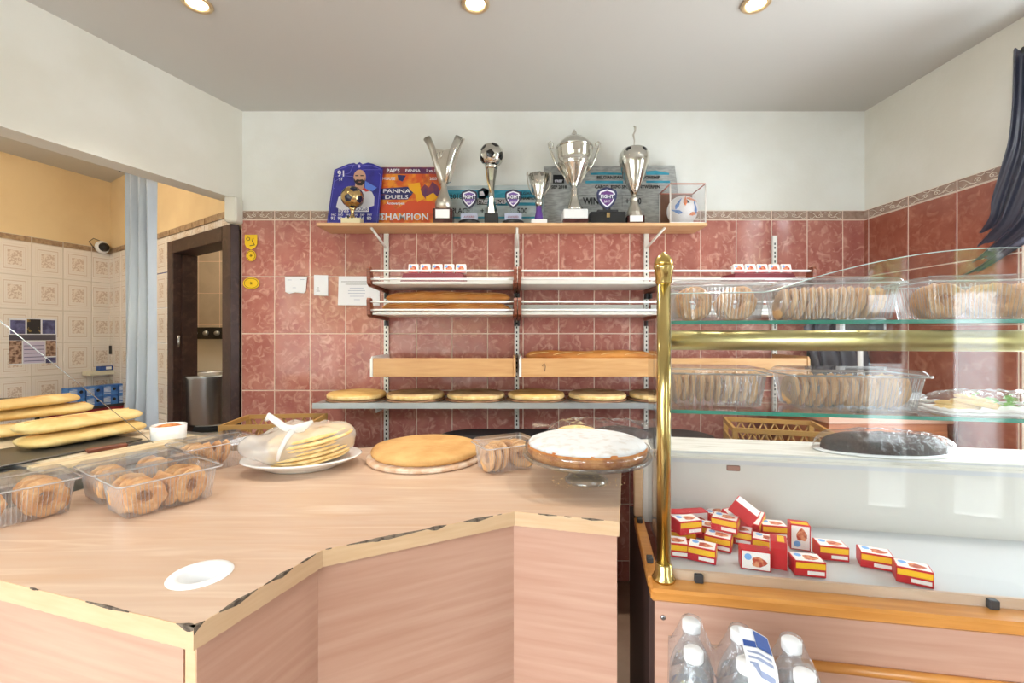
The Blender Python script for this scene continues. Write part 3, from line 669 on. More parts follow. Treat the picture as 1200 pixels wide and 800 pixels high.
for s, px, py, h, wd, mm in (('STREET', 654.5, 212.5, 2.6, .8, M_wtext), ('BELGIAN PANNA CHAMPIONSHIP', 736, 208.2, 3.6, .98, M_bk), ('SEP 2018', 655, 219.5, 3.7, .95, M_bk), ('CARGO, EXPO SPOOR, ANTWERPEN', 735, 219.3, 3.7, .9, M_bk), ('WINNER', 701, 236.2, 8.2, .8, M_bk), ('+1000', 742, 236.2, 7.4, .7, M_bk)):
    ctext('lettering', s, px, py, h, pb, d, x0, m=mm, wid=wd, lay=2, bold=.0007 if h < 5 else .0012)
# tall forked cup
d = 2.46; s_ = d/F
t = root('forked_trophy', 'tall silver trophy with two forked arms on a brown base', 'trophy', sh(520, d))
MB().cbox(-.052, .052, -.045, .045, 0, hz(246.5, d), .003).build('base', mat('brown_marble', S(82, 44, 40), .25, col2=S(60, 30, 28), scale=30), t)
MB().box(-.037, .037, -.0465, -.045, hz(258, d), hz(248, d)).build('name_plate', M_white, t)
MB().lathe([(.048, hz(246.5, d)), (.046, hz(237, d)), (.036, hz(233, d)), (.024, hz(226, d)), (.014, hz(220, d)), (.018, hz(217.5, d)), (.013, hz(216, d)), (.020, hz(214, d))], 20).build('stem', M_silver2, t)
def arm(x, pts, r, flare):
    mb = MB(); P = [((a-520)*s_, 0, hz(b, d)) for a, b in pts]; mb.tube(P, r, 12); return mb
arm(0, [(517.5, 215), (511, 190), (506.5, 174), (500.5, 162)], [.014, .016, .019, .021], 0).build('arm', M_silver2, t)
arm(0, [(522, 215), (527, 190), (531, 177), (538, 161)], [.014, .017, .021, .023], 0).build('arm', M_silver, t)
MB().vprism([((a-520)*s_, hz(b, d)) for a, b in ((518, 214), (508, 178), (507, 172.5), (514, 175.5), (521, 176.5), (528, 175), (531, 174), (522, 214))], -.008, .008).build('web', M_silver2, t)
for k in range(3): MB().tube([((510+k*3.2-520)*s_, -.010, hz(189-k*1.2, d)), ((513+k*3.2-520)*s_, -.010, hz(180-k*1, d))], .0022, 5).build('groove', M_silver, t)
MB().vprism([((a-520)*s_, hz(b, d)) for a, b in ((536, 163), (544.5, 162), (540.5, 170), (528, 213), (524, 214))], .004, .012).build('wing', M_silver, t)
# ball trophy
d = 2.45; s_ = d/F
t = root('ball_trophy', 'silver football trophy on a slim column with black base', 'trophy', sh(576, d))
MB().cbox(-.037, .037, -.035, .035, 0, hz(251.5, d), .003).build('base', M_black, t)
MB().lathe([(.033, hz(251.5, d)), (.026, hz(244, d)), (.016, hz(232, d)), (.014, hz(224, d)), (.020, hz(212, d)), (.027, hz(203, d)), (.032, hz(196.5, d))], 6, smooth=False).build('column', M_silver, t)
MB().tube([((570-576)*s_, -.02, hz(199, d)), ((571.5-576)*s_, -.02, hz(213, d)), ((575-576)*s_, -.017, hz(226, d))], .004, 6).build('fin', M_tg, t)
MB().lathe([(.031, hz(198.5, d)), (.036, hz(196.5, d)), (.036, hz(194.5, d))], 24).build('collar', M_silver, t)
bc = (0, 0, hz(182, d)); bl = MB().sphere(.0645, 30, 20, T(*bc)).build('ball', M_silver, t); pentas(bl, bc, .0645, mat('black_patch', S(24, 22, 24), .15), tw=.25)
# shield awards
def shield(px, d, y0, y1, wpx, label, mo, mi, base):
    s_ = d/F; r = root('shield_award', label, 'trophy', sh(px, d))
    def shp(k):
        hh = (y1-y0)/2; cy = (y0+y1)/2; o = [(0, -1), (.5, -.86), (.88, -.74), (1, -.5), (.96, -.05), (.72, .45), (.35, .78), (0, 1), (-.35, .78), (-.72, .45), (-.96, -.05), (-1, -.5), (-.88, -.74), (-.5, -.86)]
        return [(x*wpx/2*k*s_, hz(cy+y*hh*k, d)) for x, y in o]
    MB().vprism(shp(1), -.006, .006).build('shield', mo, r)
    MB().vprism(shp(.8), -.0075, -.006).build('white_rim', M_wtext, r)
    MB().vprism(shp(.66), -.0090, -.0075).build('field', mi, r)
    cy = (y0+y1)/2
    MB().box(-wpx*.46*s_, wpx*.46*s_, -.0100, -.0090, hz(cy+.6, d), hz(cy-4, d)).build('band', mo, r)
    text('lettering', 'FIGHT', 5.8*s_, M_wtext, r, T(0, -.0106, hz(cy-1.8, d)) @ FACE, .0006, .95)
    text('lettering', '2017', 3.6*s_, M_wtext, r, T(0, -.0096, hz(cy+4, d)) @ FACE, .0003)
    base(r, d, s_); return r
M_pind = mat('shield_indigo', S(52, 50, 78), .4); M_pfield = mat('shield_violet', S(120, 90, 160), .4)
def b1(r, d, s_):
    MB().box(-.046, .046, -.006, .006, hz(259, d), hz(250, d)).build('plaque', mat('pale_plaque', S(176, 182, 204), .4), r)
    text('lettering', 'AWARD', 3.4*s_, mat('plaque_ink', S(150, 70, 90), .5), r, T(0, -.0072, hz(254.5, d)) @ FACE, .0001)
    MB().lathe([(.062, 0), (.060, hz(260.5, d)), (.045, hz(258.5, d)), (.0, hz(258, d))], 24).build('base', M_black, r)
    MB().box(-.018, .018, -.004, .004, hz(250.5, d), hz(243, d)).build('neck', M_cglass, r)
shield(550, 2.47, 222, 244.5, 19, 'small dark shield award left of the silver ball trophy', M_pind, M_pfield, b1)
shield(601.3, 2.47, 222, 244.5, 19, 'small dark shield award right of the silver ball trophy', M_pind, M_pfield, b1)
def b2(r, d, s_):
    MB().cbox(-.094, .094, -.04, .04, 0, hz(250, d), .004).build('case', M_black, r)
    MB().cbox(-.055, .055, -.03, .03, hz(250.2, d), hz(247.3, d), .002).build('plinth', M_charc, r)
    MB().box(-.009, .009, -.042, -.040, hz(257, d), hz(251.5, d)).build('clasp', M_tg, r)
    MB().box(-.02, .02, -.004, .004, hz(247.5, d), hz(243, d)).build('neck', M_charc, r)
shield(711, 2.45, 219.5, 246, 23.5, 'larger violet shield award standing on a black case', mat('shield_navy', S(60, 64, 100), .4), mat('shield_purple', S(112, 66, 136), .4), b2)
# small pleated cup
d = 2.46; s_ = d/F
t = root('pleated_cup', 'small silver pleated cup with purple stem and white base', 'trophy', sh(631.5, d))
MB().cbox(-.042, .042, -.04, .04, 0, hz(258.5, d), .003).build('base', M_white, t)
MB().lathe([(.026, hz(258.5, d)), (.022, hz(254, d)), (.016, hz(248, d)), (.015, hz(242, d))], 16).build('stem', M_purple, t)
MB().lathe([(.015, hz(242, d)), (.022, hz(238, d)), (.014, hz(234, d)), (.022, hz(231, d)), (.038, hz(220, d)), (.055, hz(205, d)), (.052, hz(205, d)), (.03, hz(222, d))], 36, fn=lambda a, z: 1+.06*math.cos(a*12)*(1 if z > .15 else .2)).build('cup', M_silver, t)
for s2 in (-1, 1): MB().tube([(s2*.03, 0, hz(228, d)), (s2*.055, 0, hz(219, d)), (s2*.064, 0, hz(209, d)), (s2*.066, 0, hz(203, d)), (s2*.058, 0, hz(201, d)), (s2*.06, 0, hz(205, d))], .003, 6).build('handle', M_silver2, t)
# big lidded cup
t = root('lidded_cup', 'largest silver trophy cup with curled handles and pointed lid', 'trophy', sh(673, d))
MB().cbox(-.066, .066, -.06, .06, 0, hz(259, d), .003).build('base', MATS['brown_marble'], t)
MB().cbox(-.064, .064, -.058, .058, hz(259, d), hz(248, d), .003).build('plinth', M_white, t)
MB().lathe([(.046, hz(248, d)), (.047, hz(245, d)), (.036, hz(241, d)), (.024, hz(234, d)), (.018, hz(226, d)), (.02, hz(222, d)), (.012, hz(220, d)), (.03, hz(214, d)), (.055, hz(204, d)), (.078, hz(196, d)), (.088, hz(193, d)), (.084, hz(191, d)), (.092, hz(186, d)), (.098, hz(176, d)), (.101, hz(174, d))], 32).build('cup', M_silver, t)
MB().lathe([(.102, hz(175, d)), (.100, hz(172.5, d)), (.078, hz(167, d)), (.05, hz(162, d)), (.018, hz(159.5, d)), (.012, hz(158, d)), (.015, hz(156.5, d)), (.0, hz(151, d))], 32).build('lid', M_silver, t)
for k in range(9):
    a = 2*math.pi*k/9; MB().tube([(.032*math.cos(a), .032*math.sin(a), hz(214, d)), (.062*math.cos(a+.15), .062*math.sin(a+.15), hz(203, d)), (.087*math.cos(a), .087*math.sin(a), hz(193.5, d))], .004, 5).build('leaf_rib', M_silver2, t)
MB().lathe([(.085, hz(193.5, d)), (.0905, hz(192, d)), (.086, hz(190.5, d))], 32, caps=False).build('band', M_silver, t)
MB().cbox(-.02, .02, -.1, -.092, hz(183, d), hz(173.5, d), .004).build('emblem', M_silver2, t)
for s2 in (-1, 1):
    P = [(s2*.075, hz(200, d)), (s2*.098, hz(193, d)), (s2*.12, hz(181, d)), (s2*.137, hz(171, d)), (s2*.14, hz(168, d)), (s2*.128, hz(166, d)), (s2*.116, hz(168.5, d)), (s2*.117, hz(173, d)), (s2*.126, hz(173.5, d))]
    MB().tube([(x, 0, z) for x, z in P], [.006, .007, .007, .006, .005, .005, .004, .004, .003], 8).build('handle', M_silver, t)
# egg-shaped cup with a spire
t = root('spired_cup', 'silver egg-shaped trophy cup with a thin spire on top', 'trophy', sh(743, d))
MB().cbox(-.046, .046, -.045, .045, 0, hz(254.5, d), .003).build('base', MATS['brown_marble'], t)
MB().box(-.034, .034, -.0465, -.045, hz(262, d), hz(255, d)).build('name_plate', M_white, t)
MB().lathe([(.044, hz(254.5, d)), (.04, hz(249, d)), (.024, hz(241, d)), (.018, hz(236, d)), (.021, hz(233, d)), (.012, hz(229.5, d))], 12, smooth=False).build('stem', M_silver2, t)
MB().lathe([(.010, hz(230, d)), (.03, hz(221, d)), (.056, hz(208, d)), (.074, hz(195, d)), (.081, hz(187, d)), (.078, hz(181, d)), (.062, hz(175.5, d)), (.03, hz(172.5, d)), (.0, hz(171.8, d))], 32).build('cup', M_silver, t)
MB().tube([(0, 0, hz(172.5, d)), (.002, 0, hz(164, d)), (-.004, 0, hz(158, d)), (.005, 0, hz(154, d)), (.007, 0, hz(149, d)), (-.002, 0, hz(147.5, d))], [.003, .004, .005, .005, .006, .004], 6).build('spire', M_silver2, t)
for a in (-2.25, -.95): 
    q = Vector((0, 0, 1)).rotation_difference(Vector((math.cos(a)*.8, math.sin(a)*.8, .62)).normalized()).to_matrix().to_4x4()
    MB().lathe([(.018, -.002), (.014, .003), (0, .005)], 5, T(.0705*math.cos(a), .0705*math.sin(a), hz(178.5, d)) @ q).build('dark_inlay', M_black, t)
# football in a display box
d = 2.47; s_ = d/F; x0 = 798
t = root('boxed_football', 'white football with coloured patches inside a clear display box', 'football', sh(799, d))
w2 = .092; hb = hz(221.5, d)
fr = MB()
bx = root
def bar(a, b, r=.004): return MB().tube([a, b], r, 4)
M_card = mat('box_card', S(206, 130, 110), .5)
for sx in (-1, 1):
    for yy in (-.085, .085): bar((sx*w2, yy, 0), (sx*w2, yy, hb)).build('box_edge', mat('box_white', S(226, 220, 214), .5), t)
    bar((sx*w2, -.085, hb), (sx*w2, .085, hb)).build('box_edge', M_card, t)
for yy in (-.085, .085): bar((-w2, yy, hb), (w2, yy, hb)).build('box_edge', M_card, t)
MB().box(-w2+.003, w2-.003, .083, .086, 0, hb).build('box_back', mat('box_brown', S(120, 84, 66), .5), t)
MB().box(-w2+.003, w2-.003, -.085, .082, 0, .003).build('box_floor', MATS['box_white'], t)
MB().box(-w2+.003, w2-.003, -.087, -.086, .003, hb).build('box_window', M_pet, t)
bc = (0, -.005, .084); bl = MB().sphere(.080, 30, 20, T(*bc)).build('ball', mat('football_white', S(232, 230, 228), .3), t)
pmat = [mat('patch_blue', S(60, 120, 190), .35), mat('patch_orange', S(222, 120, 60), .35), mat('patch_ink', S(30, 40, 60), .35)]
for k, (px, pz, rot, mm) in enumerate(((-.045, .02, .5, 0), (.045, .0, 2.4, 0), (-.01, .035, 1.3, 1), (.03, .045, .2, 1), (-.05, -.02, 2.0, 0), (.04, -.03, .9, 1), (0, .028, 0, 2))):
    py = -math.sqrt(max(.0001, .080**2-px*px-pz*pz)); q = Vector((0, 0, 1)).rotation_difference(Vector((px, py, pz)).normalized()).to_matrix().to_4x4()
    MB().prism([(.034*math.cos(a)*(.35 if mm == 2 else 1), .011*math.sin(a)*(1 if mm == 2 else 1)) for a in (0, 2.0, 3.4, 4.4)] if mm != 2 else [(-.010, -.008), (.010, -.008), (0, .012)], -.004, .0012, T(bc[0]+px, bc[1]+py, bc[2]+pz) @ q @ RZ(rot)).build('patch', pmat[mm], bl)
# ------------------------------------------------------------------ glass display case
TH = math.radians(10); U, V = uv2(TH); Q = Vector((.329, 1.077, 0)); ZL = .80
CM = Matrix(((U.x, V.x, 0, Q.x), (U.y, V.y, 0, Q.y), (0, 0, 1, 0), (0, 0, 0, 1)))
dc = root('display_case', 'glass bakery display case with brass post, brass rail and wooden base', 'display case', M=CM)
CL = 1.5; CD = .64
MB().box(.012, CL, .02, .034, 0, ZL-.03).build('front_panel', M_panel, dc)
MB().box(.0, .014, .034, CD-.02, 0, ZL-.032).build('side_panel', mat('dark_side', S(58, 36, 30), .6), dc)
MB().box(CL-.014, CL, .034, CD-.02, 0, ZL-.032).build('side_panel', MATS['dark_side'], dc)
MB().cbox(0, CL, 0, .062, ZL-.03, ZL, .006).build('front_ledge', M_oak, dc)
MB().cbox(0, .03, .064, .44, ZL-.03, ZL-.002, .003).build('side_ledge', M_oak, dc)
for vv in (.14, .40): MB().cbox(.006, .022, vv-.012, vv+.012, ZL-.002, ZL+.012, .002).build('side_clip', M_charc, dc)
MB().tube([(.22, .014, .655), (CL, .014, .655)], .011, 8).build('lower_moulding', M_oak, dc)
MB().lathe([(.006, 0), (.006, .002), (.002, .003)], 10, T(.03, .019, ZL-.075) @ RX(R90)).build('screw', M_steel, dc)
MB().box(.06, CL-.02, .066, .45, ZL-.02, ZL-.001).build('deck', mat('white_deck', S(192, 193, 195), .4), dc)
MB().box(.04, CL-.02, .058, .066, ZL-.001, ZL+.022).build('inner_rail', M_wood, dc)
MB().cbox(.108, .128, .044, .058, ZL, ZL+.02, .002).build('glass_clamp', M_charc, dc)
MB().cbox(.72, .74, .044, .058, ZL, ZL+.02, .002).build('glass_clamp', M_charc, dc)
M_bp = mat('white_back_panel', S(206, 202, 196), .5)
MB().box(.03, CL-.02, .452, .464, ZL-.02, 1.0).build('back_panel', M_bp, dc)
MB().cbox(.0, .028, .44, .47, ZL, 1.02, .003).build('back_upright', M_edge, dc)
MB().box(.02, CL, .448, .452, .985, 1.02).build('panel_lip', mat('grey_lip', S(196, 196, 200), .3), dc)
for k, (a, b, dz) in enumerate(((.44, .66, 0), (.446, .65, .008), (.45, .655, .016))):
    MB().box(.03, CL-.005, a, b, 1.0+dz, 1.007+dz).build('rear_board', mat('worn_white_board_%d' % k, S(214+k*2, 210+k*3, 202+k*4), .5, col2=S(186, 180, 168), scale=6, stretch=(1, 8, 1), lo=.5, hi=.75), dc)
MB().cbox(.29, .33, .444, .452, .965, .982, .002).build('door_pull', mat('pull_brown', S(150, 110, 96), .5), dc)
# brass post
pu, pv = .036, .050
post = MB().lathe([(.0165, ZL+.03), (.0165, 1.535)], 28, T(pu, pv, 0)).build('brass_post', M_gold, dc)
MB().lathe([(.027, ZL), (.028, ZL+.006), (.024, ZL+.01), (.024, ZL+.014), (.0205, ZL+.017), (.0195, ZL+.038), (.0165, ZL+.041)], 28, T(pu, pv, 0)).build('base_flange', M_gold, post)
MB().lathe([(.0165, 1.525), (.0195, 1.53), (.0195, 1.548), (.0225, 1.551), (.0225, 1.562), (.0245, 1.565), (.0245, 1.570), (.022, 1.572)], 28, T(pu, pv, 0)).build('collar', M_gold, post)
MB().lathe([(.0225, 1.572), (.0225, 1.578), (.0195, 1.588), (.014, 1.596), (.007, 1.600), (.004, 1.605), (0, 1.606)], 28, T(pu, pv, 0), fn=lambda a, z: 1+.03*math.cos(a*12)*(1 if 1.574 < z < 1.599 else 0)).build('finial', mat('cast_brass', S(204, 176, 104), .25, metal=1), post)
MB().tube([(.05, .085, 1.388), (CL-.02, .085, 1.388)], .0245, 20).build('brass_rail', mat('satin_brass', S(198, 186, 132), .32, metal=1), dc)
# front pane with its arched top
topz = []
for k in range(61):
    u = .052+k*(CL-.07)/60
    if u < .28 or u > 1.18: z = 1.503
    else: z = 1.503+.089*math.sin(math.pi*(u-.28)/.90)**.9
    topz.append((u, z))
poly = [(.052, ZL+.002)]+topz+[(topz[-1][0], ZL+.002)]
poly = poly[::-1]
n = len(poly)
gv = [(a, .047, b) for a, b in poly]+[(a, .053, b) for a, b in poly]
MB().add(gv, [list(range(n)), [n+i for i in range(n)][::-1]]+[[i, n+i, n+(i+1) % n, (i+1) % n] for i in range(n)]).build('front_pane', M_glass, dc)
M_rim = mat('pane_rim', S(196, 216, 214), .15, spec=.8)
MB().tube([(a, .05, b) for a, b in topz], .0012, 5).build('pane_rim', M_rim, dc)
MB().tube([(.052, .05, ZL+.003), (.052, .05, 1.503)], .0015, 5).build('pane_rim', M_rim, dc)
MB().box(.044, .049, .066, .44, ZL, 1.45).build('side_pane', M_glass, dc)
# shelves
for z, nm in ((1.436, 'upper_shelf'), (1.214, 'lower_shelf')):
    v0 = .062 if z > 1.3 else .078
    s_ = MB().box(.055, CL-.02, v0, .37, z-.008, z).build(nm, M_glass, dc)
    MB().box(.055, CL-.02, v0-.0015, v0, z-.0085, z+.0002).build('shelf_edge', M_glassedge, s_)
    for uu in (.0525, CL-.02): MB().box(uu-.003, uu+.02, .25, .27, z-.018, z-.009).build('shelf_bracket', M_steel, s_)
MB().box(.051, .055, .35, .37, 1.02, 1.45).build('rear_post', M_steel, dc)
MB().box(CL-.03, CL-.02, .35, .37, 1.02, 1.45).build('rear_post', M_steel, dc)
# ------------------------------------------------------------------ biscuits
def ring(seed, R=.0285, r=.0145, th=.5):
    def p(u, v):
        a = 2*math.pi*u; b = 2*math.pi*v
        rr = r*(1+.34*noise.noise(Vector((math.cos(a)*2.6+seed, math.sin(a)*2.6, math.cos(b)+seed))))+.0009*math.cos(a*9)
        x = (R+.002*math.sin(2*a+seed)+rr*math.cos(b)); return Vector((rr*math.sin(b)*th, x*math.cos(a), x*math.sin(a)))
    mb = MB(); vs = []; nu, nv = 22, 9
    for i in range(nu):
        for j in range(nv): vs.append(p(i/nu, j/nv))
    fs = [(i*nv+j, i*nv+(j+1) % nv, ((i+1) % nu)*nv+(j+1) % nv, ((i+1) % nu)*nv+j) for i in range(nu) for j in range(nv)]
    return mb.add(vs, fs, True).mesh('ring_biscuit')
RING = [ring(k*3.1) for k in range(4)]
RINGP = [ring(k*2.7+20) for k in range(3)]
RINGT = [ring(k*2.1+40, .0285, .0140, .45) for k in range(3)]
for me in RING: me.materials.append(M_cookie)
for me in RINGP: me.materials.append(M_cookie2)
for me in RINGT: me.materials.append(M_cookie2)
def rrect(hx, hy, r, per):
    pts = []
    def seg(a, b, n):
        for k in range(n): pts.append((a[0]+(b[0]-a[0])*k/n, a[1]+(b[1]-a[1])*k/n))
    nx = max(2, int(2*(hx-r)/per)); ny = max(2, int(2*(hy-r)/per))
    cs = [(hx-r, -hy+r, -90), (hx-r, hy-r, 0), (-hx+r, hy-r, 90), (-hx+r, -hy+r, 180)]
    seg((-hx+r, -hy), (hx-r, -hy), nx)
    for q, (cx, cy, a0) in enumerate(cs):
        for k in range(4): a = math.radians(a0+22.5*k); pts.append((cx+r*math.cos(a), cy+r*math.sin(a)))
        if q == 0: seg((hx, -hy+r), (hx, hy-r), ny)
        if q == 1: seg((hx-r, hy), (-hx+r, hy), nx)
        if q == 2: seg((-hx, hy-r), (-hx, -hy+r), ny)
    return pts
BOXM = {}
def boxmesh(Lx, Wy, h):
    k = (Lx, Wy, h)
    if k in BOXM: return BOXM[k]
    hx, hy = Lx/2, Wy/2; out = rrect(hx-.012, hy-.012, .012, .0045); n = len(out)
    mb = MB(); vs = []; fs = []
    lv = [(.86, .0015), (.9, .004), (1.0, h-.008), (1.0, h-.006)]
    for li, (k2, z) in enumerate(lv):
        for i, (x, y) in enumerate(out):
            l = math.hypot(x, y); rib = (.0012 if i % 2 else -.0012) if 0 < li < 3 else 0
            vs.append((x*(k2+rib/l*8*.12)+ (0), y*(k2+rib/l*8*.12), z))
            if rib: 
                xx, yy, zz = vs[-1]; ax = abs(x)/(hx-.012); ay = abs(y)/(hy-.012)
                vs[-1] = (xx+(math.copysign(rib, x) if ax > ay else 0), yy+(math.copysign(rib, y) if ay >= ax else 0), zz)
    for li in range(len(lv)-1):
        for i in range(n): j = (i+1) % n; fs.append((li*n+i, li*n+j, (li+1)*n+j, (li+1)*n+i))
    fs.append(tuple(range(n))[::-1]); mb.add(vs, fs, False)
    tray = mb.mesh('tray'); tray.materials.append(M_pettray)
    lo = rrect(hx, hy, .016, .03); m2 = len(lo); lb = MB(); vs = []; fs = []
    ll = [(1.0, h-.009), (1.0, h-.002), (.965, h-.001), (.94, h+.004), (.90, h+.009), (.84, h+.010)]
    for k2, z in ll:
        for x, y in lo: vs.append((x*k2, y*k2, z))
    for li in range(len(ll)-1):
        for i in range(m2): j = (i+1) % m2; fs.append((li*m2+i, li*m2+j, (li+1)*m2+j, (li+1)*m2+i))
    fs.append(tuple((len(ll)-1)*m2+i for i in range(m2)))
    lb.add(vs, fs, False); lid = lb.mesh('lid'); lid.materials.append(M_pet)
    rm = MB().tube([(x*1.0, y*1.0, h-.005) for x, y in lo], .0022, 5, closed=True).mesh('rim'); rm.materials.append(M_petrim)
    rb = MB()
    for i, (x, y) in enumerate(out):
        if i % 2: rb.tube([(x*.905, y*.905, .006), (x*1.003, y*1.003, h-.012)], .0006, 4)
    rib = rb.mesh('ribs'); rib.materials.append(M_petrim)
    BOXM[k] = (tray, lid, rm, rib); return BOXM[k]
def cbox(label, M, Lx, Wy, h, where, items):
    r = root('biscuit_box', label, 'plastic box', M=M, group='clear biscuit boxes')
    t, l, rm, rib = boxmesh(Lx, Wy, h); put('tray', t, None, r); put('ribs', rib, None, r)['kind'] = 'stuff'; put('lid', l, None, r); put('rim', rm, None, r)
    for me, m, wh in items:
        o = put('ring_biscuit', me, None, None, M @ m); o.matrix_world = M @ m
        tag(o, wh+' ring-shaped biscuit in the '+where, 'biscuit', 'biscuits in the '+where)
    return r
ORD = ['first', 'second', 'third', 'fourth', 'fifth', 'sixth', 'seventh', 'eighth', 'ninth', 'tenth', 'eleventh', 'twelfth', 'thirteenth']
def edge_on(Lx, h, n, set_, rows=1, dy=0, tilt=.18, z=None, k=1.0):
    out = []; z = z or .0445*k
    for q in range(rows):
        for i in range(n):
            x = -Lx/2+.03+(Lx-.06)*i/(n-1)
            out.append((random.choice(set_), T(x, (q-(rows-1)/2)*dy+random.uniform(-.002, .002), z) @ RZ(random.uniform(-.12, .12)) @ RY(tilt+random.uniform(-.05, .05)) @ RX(random.uniform(0, 6)) @ Matrix.Scale(k, 4), (ORD[i]+' from the left') if n > 3 else ORD[i]+' edge-on'))
    return out
def face_on(xs_, ys_, set_, jit=.06, k=1.0, z=None, tilt=0):
    out = []; z = z or .0445*k
    for ix_, x in enumerate(xs_):
        for iy_, y in enumerate(ys_):
            out.append((random.choice(set_), T(x+random.uniform(-.003, .003), y, z) @ RZ(R90+random.uniform(-jit, jit)) @ RY(tilt+random.uniform(-.05, .05)) @ RX(random.uniform(0, 6)) @ Matrix.Scale(k, 4), (('left ', 'right ') if len(xs_) == 2 else ('left ', 'middle ', 'right ') if len(xs_) == 3 else ('',))[ix_]+('front', 'second-row', 'third-row', 'rearmost')[iy_]))
    return out
random.seed(11)
def cm(u, v, z, rz=0): return CM @ T(u, v, z) @ RZ(rz)
HB = .092
pitch4 = [-.045, -.015, .015, .045]
cbox('clear box of ring biscuits on the upper glass shelf beside the brass post', cm(.178, .165, 1.437), .24, .17, HB, 'upper shelf box beside the brass post', face_on((-.055, .05), pitch4[:3], RING))
cbox('clear box of leaning biscuits in the middle of the upper glass shelf', cm(.452, .165, 1.437), .275, .17, HB, 'middle box of the upper shelf', edge_on(.275, HB, 11, RINGT, 1, .0, .25))
cbox('clear box of ring biscuits at the right end of the upper glass shelf', cm(.762, .16, 1.437), .285, .17, HB, 'right-hand box of the upper shelf', face_on((-.08, .03, .105), pitch4[:3], RING))
cbox('clear box of upright biscuits on the lower glass shelf beside the brass post', cm(.186, .20, 1.215), .25, .17, HB, 'lower shelf box beside the brass post', edge_on(.25, HB, 10, RINGT, 1, 0, .1))
cbox('long clear box of upright biscuits in the middle of the lower glass shelf', cm(.50, .185, 1.215), .31, .17, HB, 'long box of the lower shelf', edge_on(.31, HB, 12, RINGT, 1, 0, .12))
# boxes on the counter
b0 = Vector((-.928, 1.080, 0)); e1 = Vector((.121, .189, 0)).normalized(); e2 = Vector((-e1.y, e1.x, 0)); a1 = math.atan2(e1.y, e1.x)
def cbm(o, Lx, Wy, z=ZC+.0005): c = o+e1*Lx/2+e2*Wy/2; return T(c.x, c.y, z) @ RZ(a1)
LB, WB_ = .235, .165; s0 = b0-e1*.006
tA = [-.055, -.025, .006, .036, .062]
cbox('clear box of ring biscuits nearest on the counter, second from the left edge', cbm(s0, LB, WB_), LB, WB_, HB, 'nearest box on the counter', face_on((-.058, .048), tA[:4], RING, .25, 1.04)+[(RING[0], T(-.003, -.025, .044) @ RZ(.5) @ RY(.1), 'centre edge-on'), (RING[2], T(-.006, .01, .044) @ RZ(-.2) @ RY(.2), 'inner edge-on'), (RING[1], T(-.078, .0, .044) @ RZ(.1) @ RY(.2), 'left end edge-on'), (RING[3], T(.084, .01, .044) @ RZ(.1) @ RY(-.15), 'right end edge-on')])
cbox('clear box of ring biscuits at the left edge of the picture on the counter', cbm(Vector((-1.095, 1.168, 0))-e1*.238, LB, WB_), LB, WB_, HB, 'box at the left edge of the counter', face_on((-.06, .055), tA[:4], RING, .2, 1.06))
cbox('clear box of biscuits hidden behind the two nearest boxes on the counter', cbm(s0+e2*.172, LB, WB_), LB, WB_, HB, 'box behind the two nearest boxes', face_on((-.058, .048), tA[:4], RINGP, .2))
cbox('flat clear box of biscuits farthest back, beside the bagged flatbreads', cbm(s0+e1*.245+e2*.262, LB, WB_), LB, WB_, HB, 'farthest box beside the bag', face_on((-.05,), tA[1:4], RINGP, .3)+edge_on(.12, HB, 3, RING, 1, 0, .3))
c5 = onz(606, 556, ZC)
cbox('clear box of pale ring biscuits beside the glass cake stand', T(c5.x-.04, c5.y+.075, ZC+.0005) @ RZ(math.radians(28)), .20, .14, HB, 'box beside the cake stand', [(random.choice(RINGP), T(x, y, .0445) @ RZ(R90-.55+random.uniform(-.1, .1)) @ RX(random.random()*6), ORD[q_]+' face-on') for q_, (x, y) in enumerate(((.045, -.035), (.06, 0), (.055, .033), (-.02, .03), (.02, .045)))]+[(random.choice(RINGP), T(x, -.012, .0445) @ RZ(.1) @ RY(.2), ORD[q_]+' edge-on') for q_, x in enumerate((-.07, -.045, -.02))])
# ------------------------------------------------------------------ red cartons on the case floor
BLx, BWy, BTz = .070, .050, .038
def carton():
    r = root('red_carton', 'x', 'box', group='red picture cartons')
    MB().cbox(-BLx/2, BLx/2, -BWy/2, BWy/2, 0, BTz, .001).build('body', M_red, r)
    tp = MB().box(-BLx/2+.003, BLx/2-.003, -BWy/2+.003, BWy/2-.003, BTz, BTz+.0005).build('top_print', M_cwhite, r)
    MB().prism([(.017*math.cos(a)*(1+.25*math.cos(3*a))+.006, .013*math.sin(a)-.003) for a in [k*math.pi/7 for k in range(14)]], BTz+.0005, BTz+.0009).build('picture', M_food, tp)
    MB().prism([(.0085*math.cos(a)-.018, .0085*math.sin(a)+.008) for a in [k*math.pi/6 for k in range(12)]], BTz+.0005, BTz+.001).build('blue_mark', M_blue, tp)
    MB().box(-BLx/2+.003, BLx/2-.003, -BWy/2+.003, BWy/2-.003, -.0005, 0).build('base_print', M_cwhite, r)
    MB().box(-BLx/2+.002, BLx/2-.002, -BWy/2-.0005, -BWy/2, .020, .034).build('yellow_label', M_cyel, r)
    MB().box(BLx/2, BLx/2+.0005, -BWy/2+.004, BWy/2-.004, .016, .032).build('yellow_label', M_cyel, r)
    MB().box(-BLx/2+.028, BLx/2-.004, -BWy/2-.0008, -BWy/2-.0004, .006, .015).build('white_strip', M_cwhite, r)
    return r
CAR = carton(); first = True
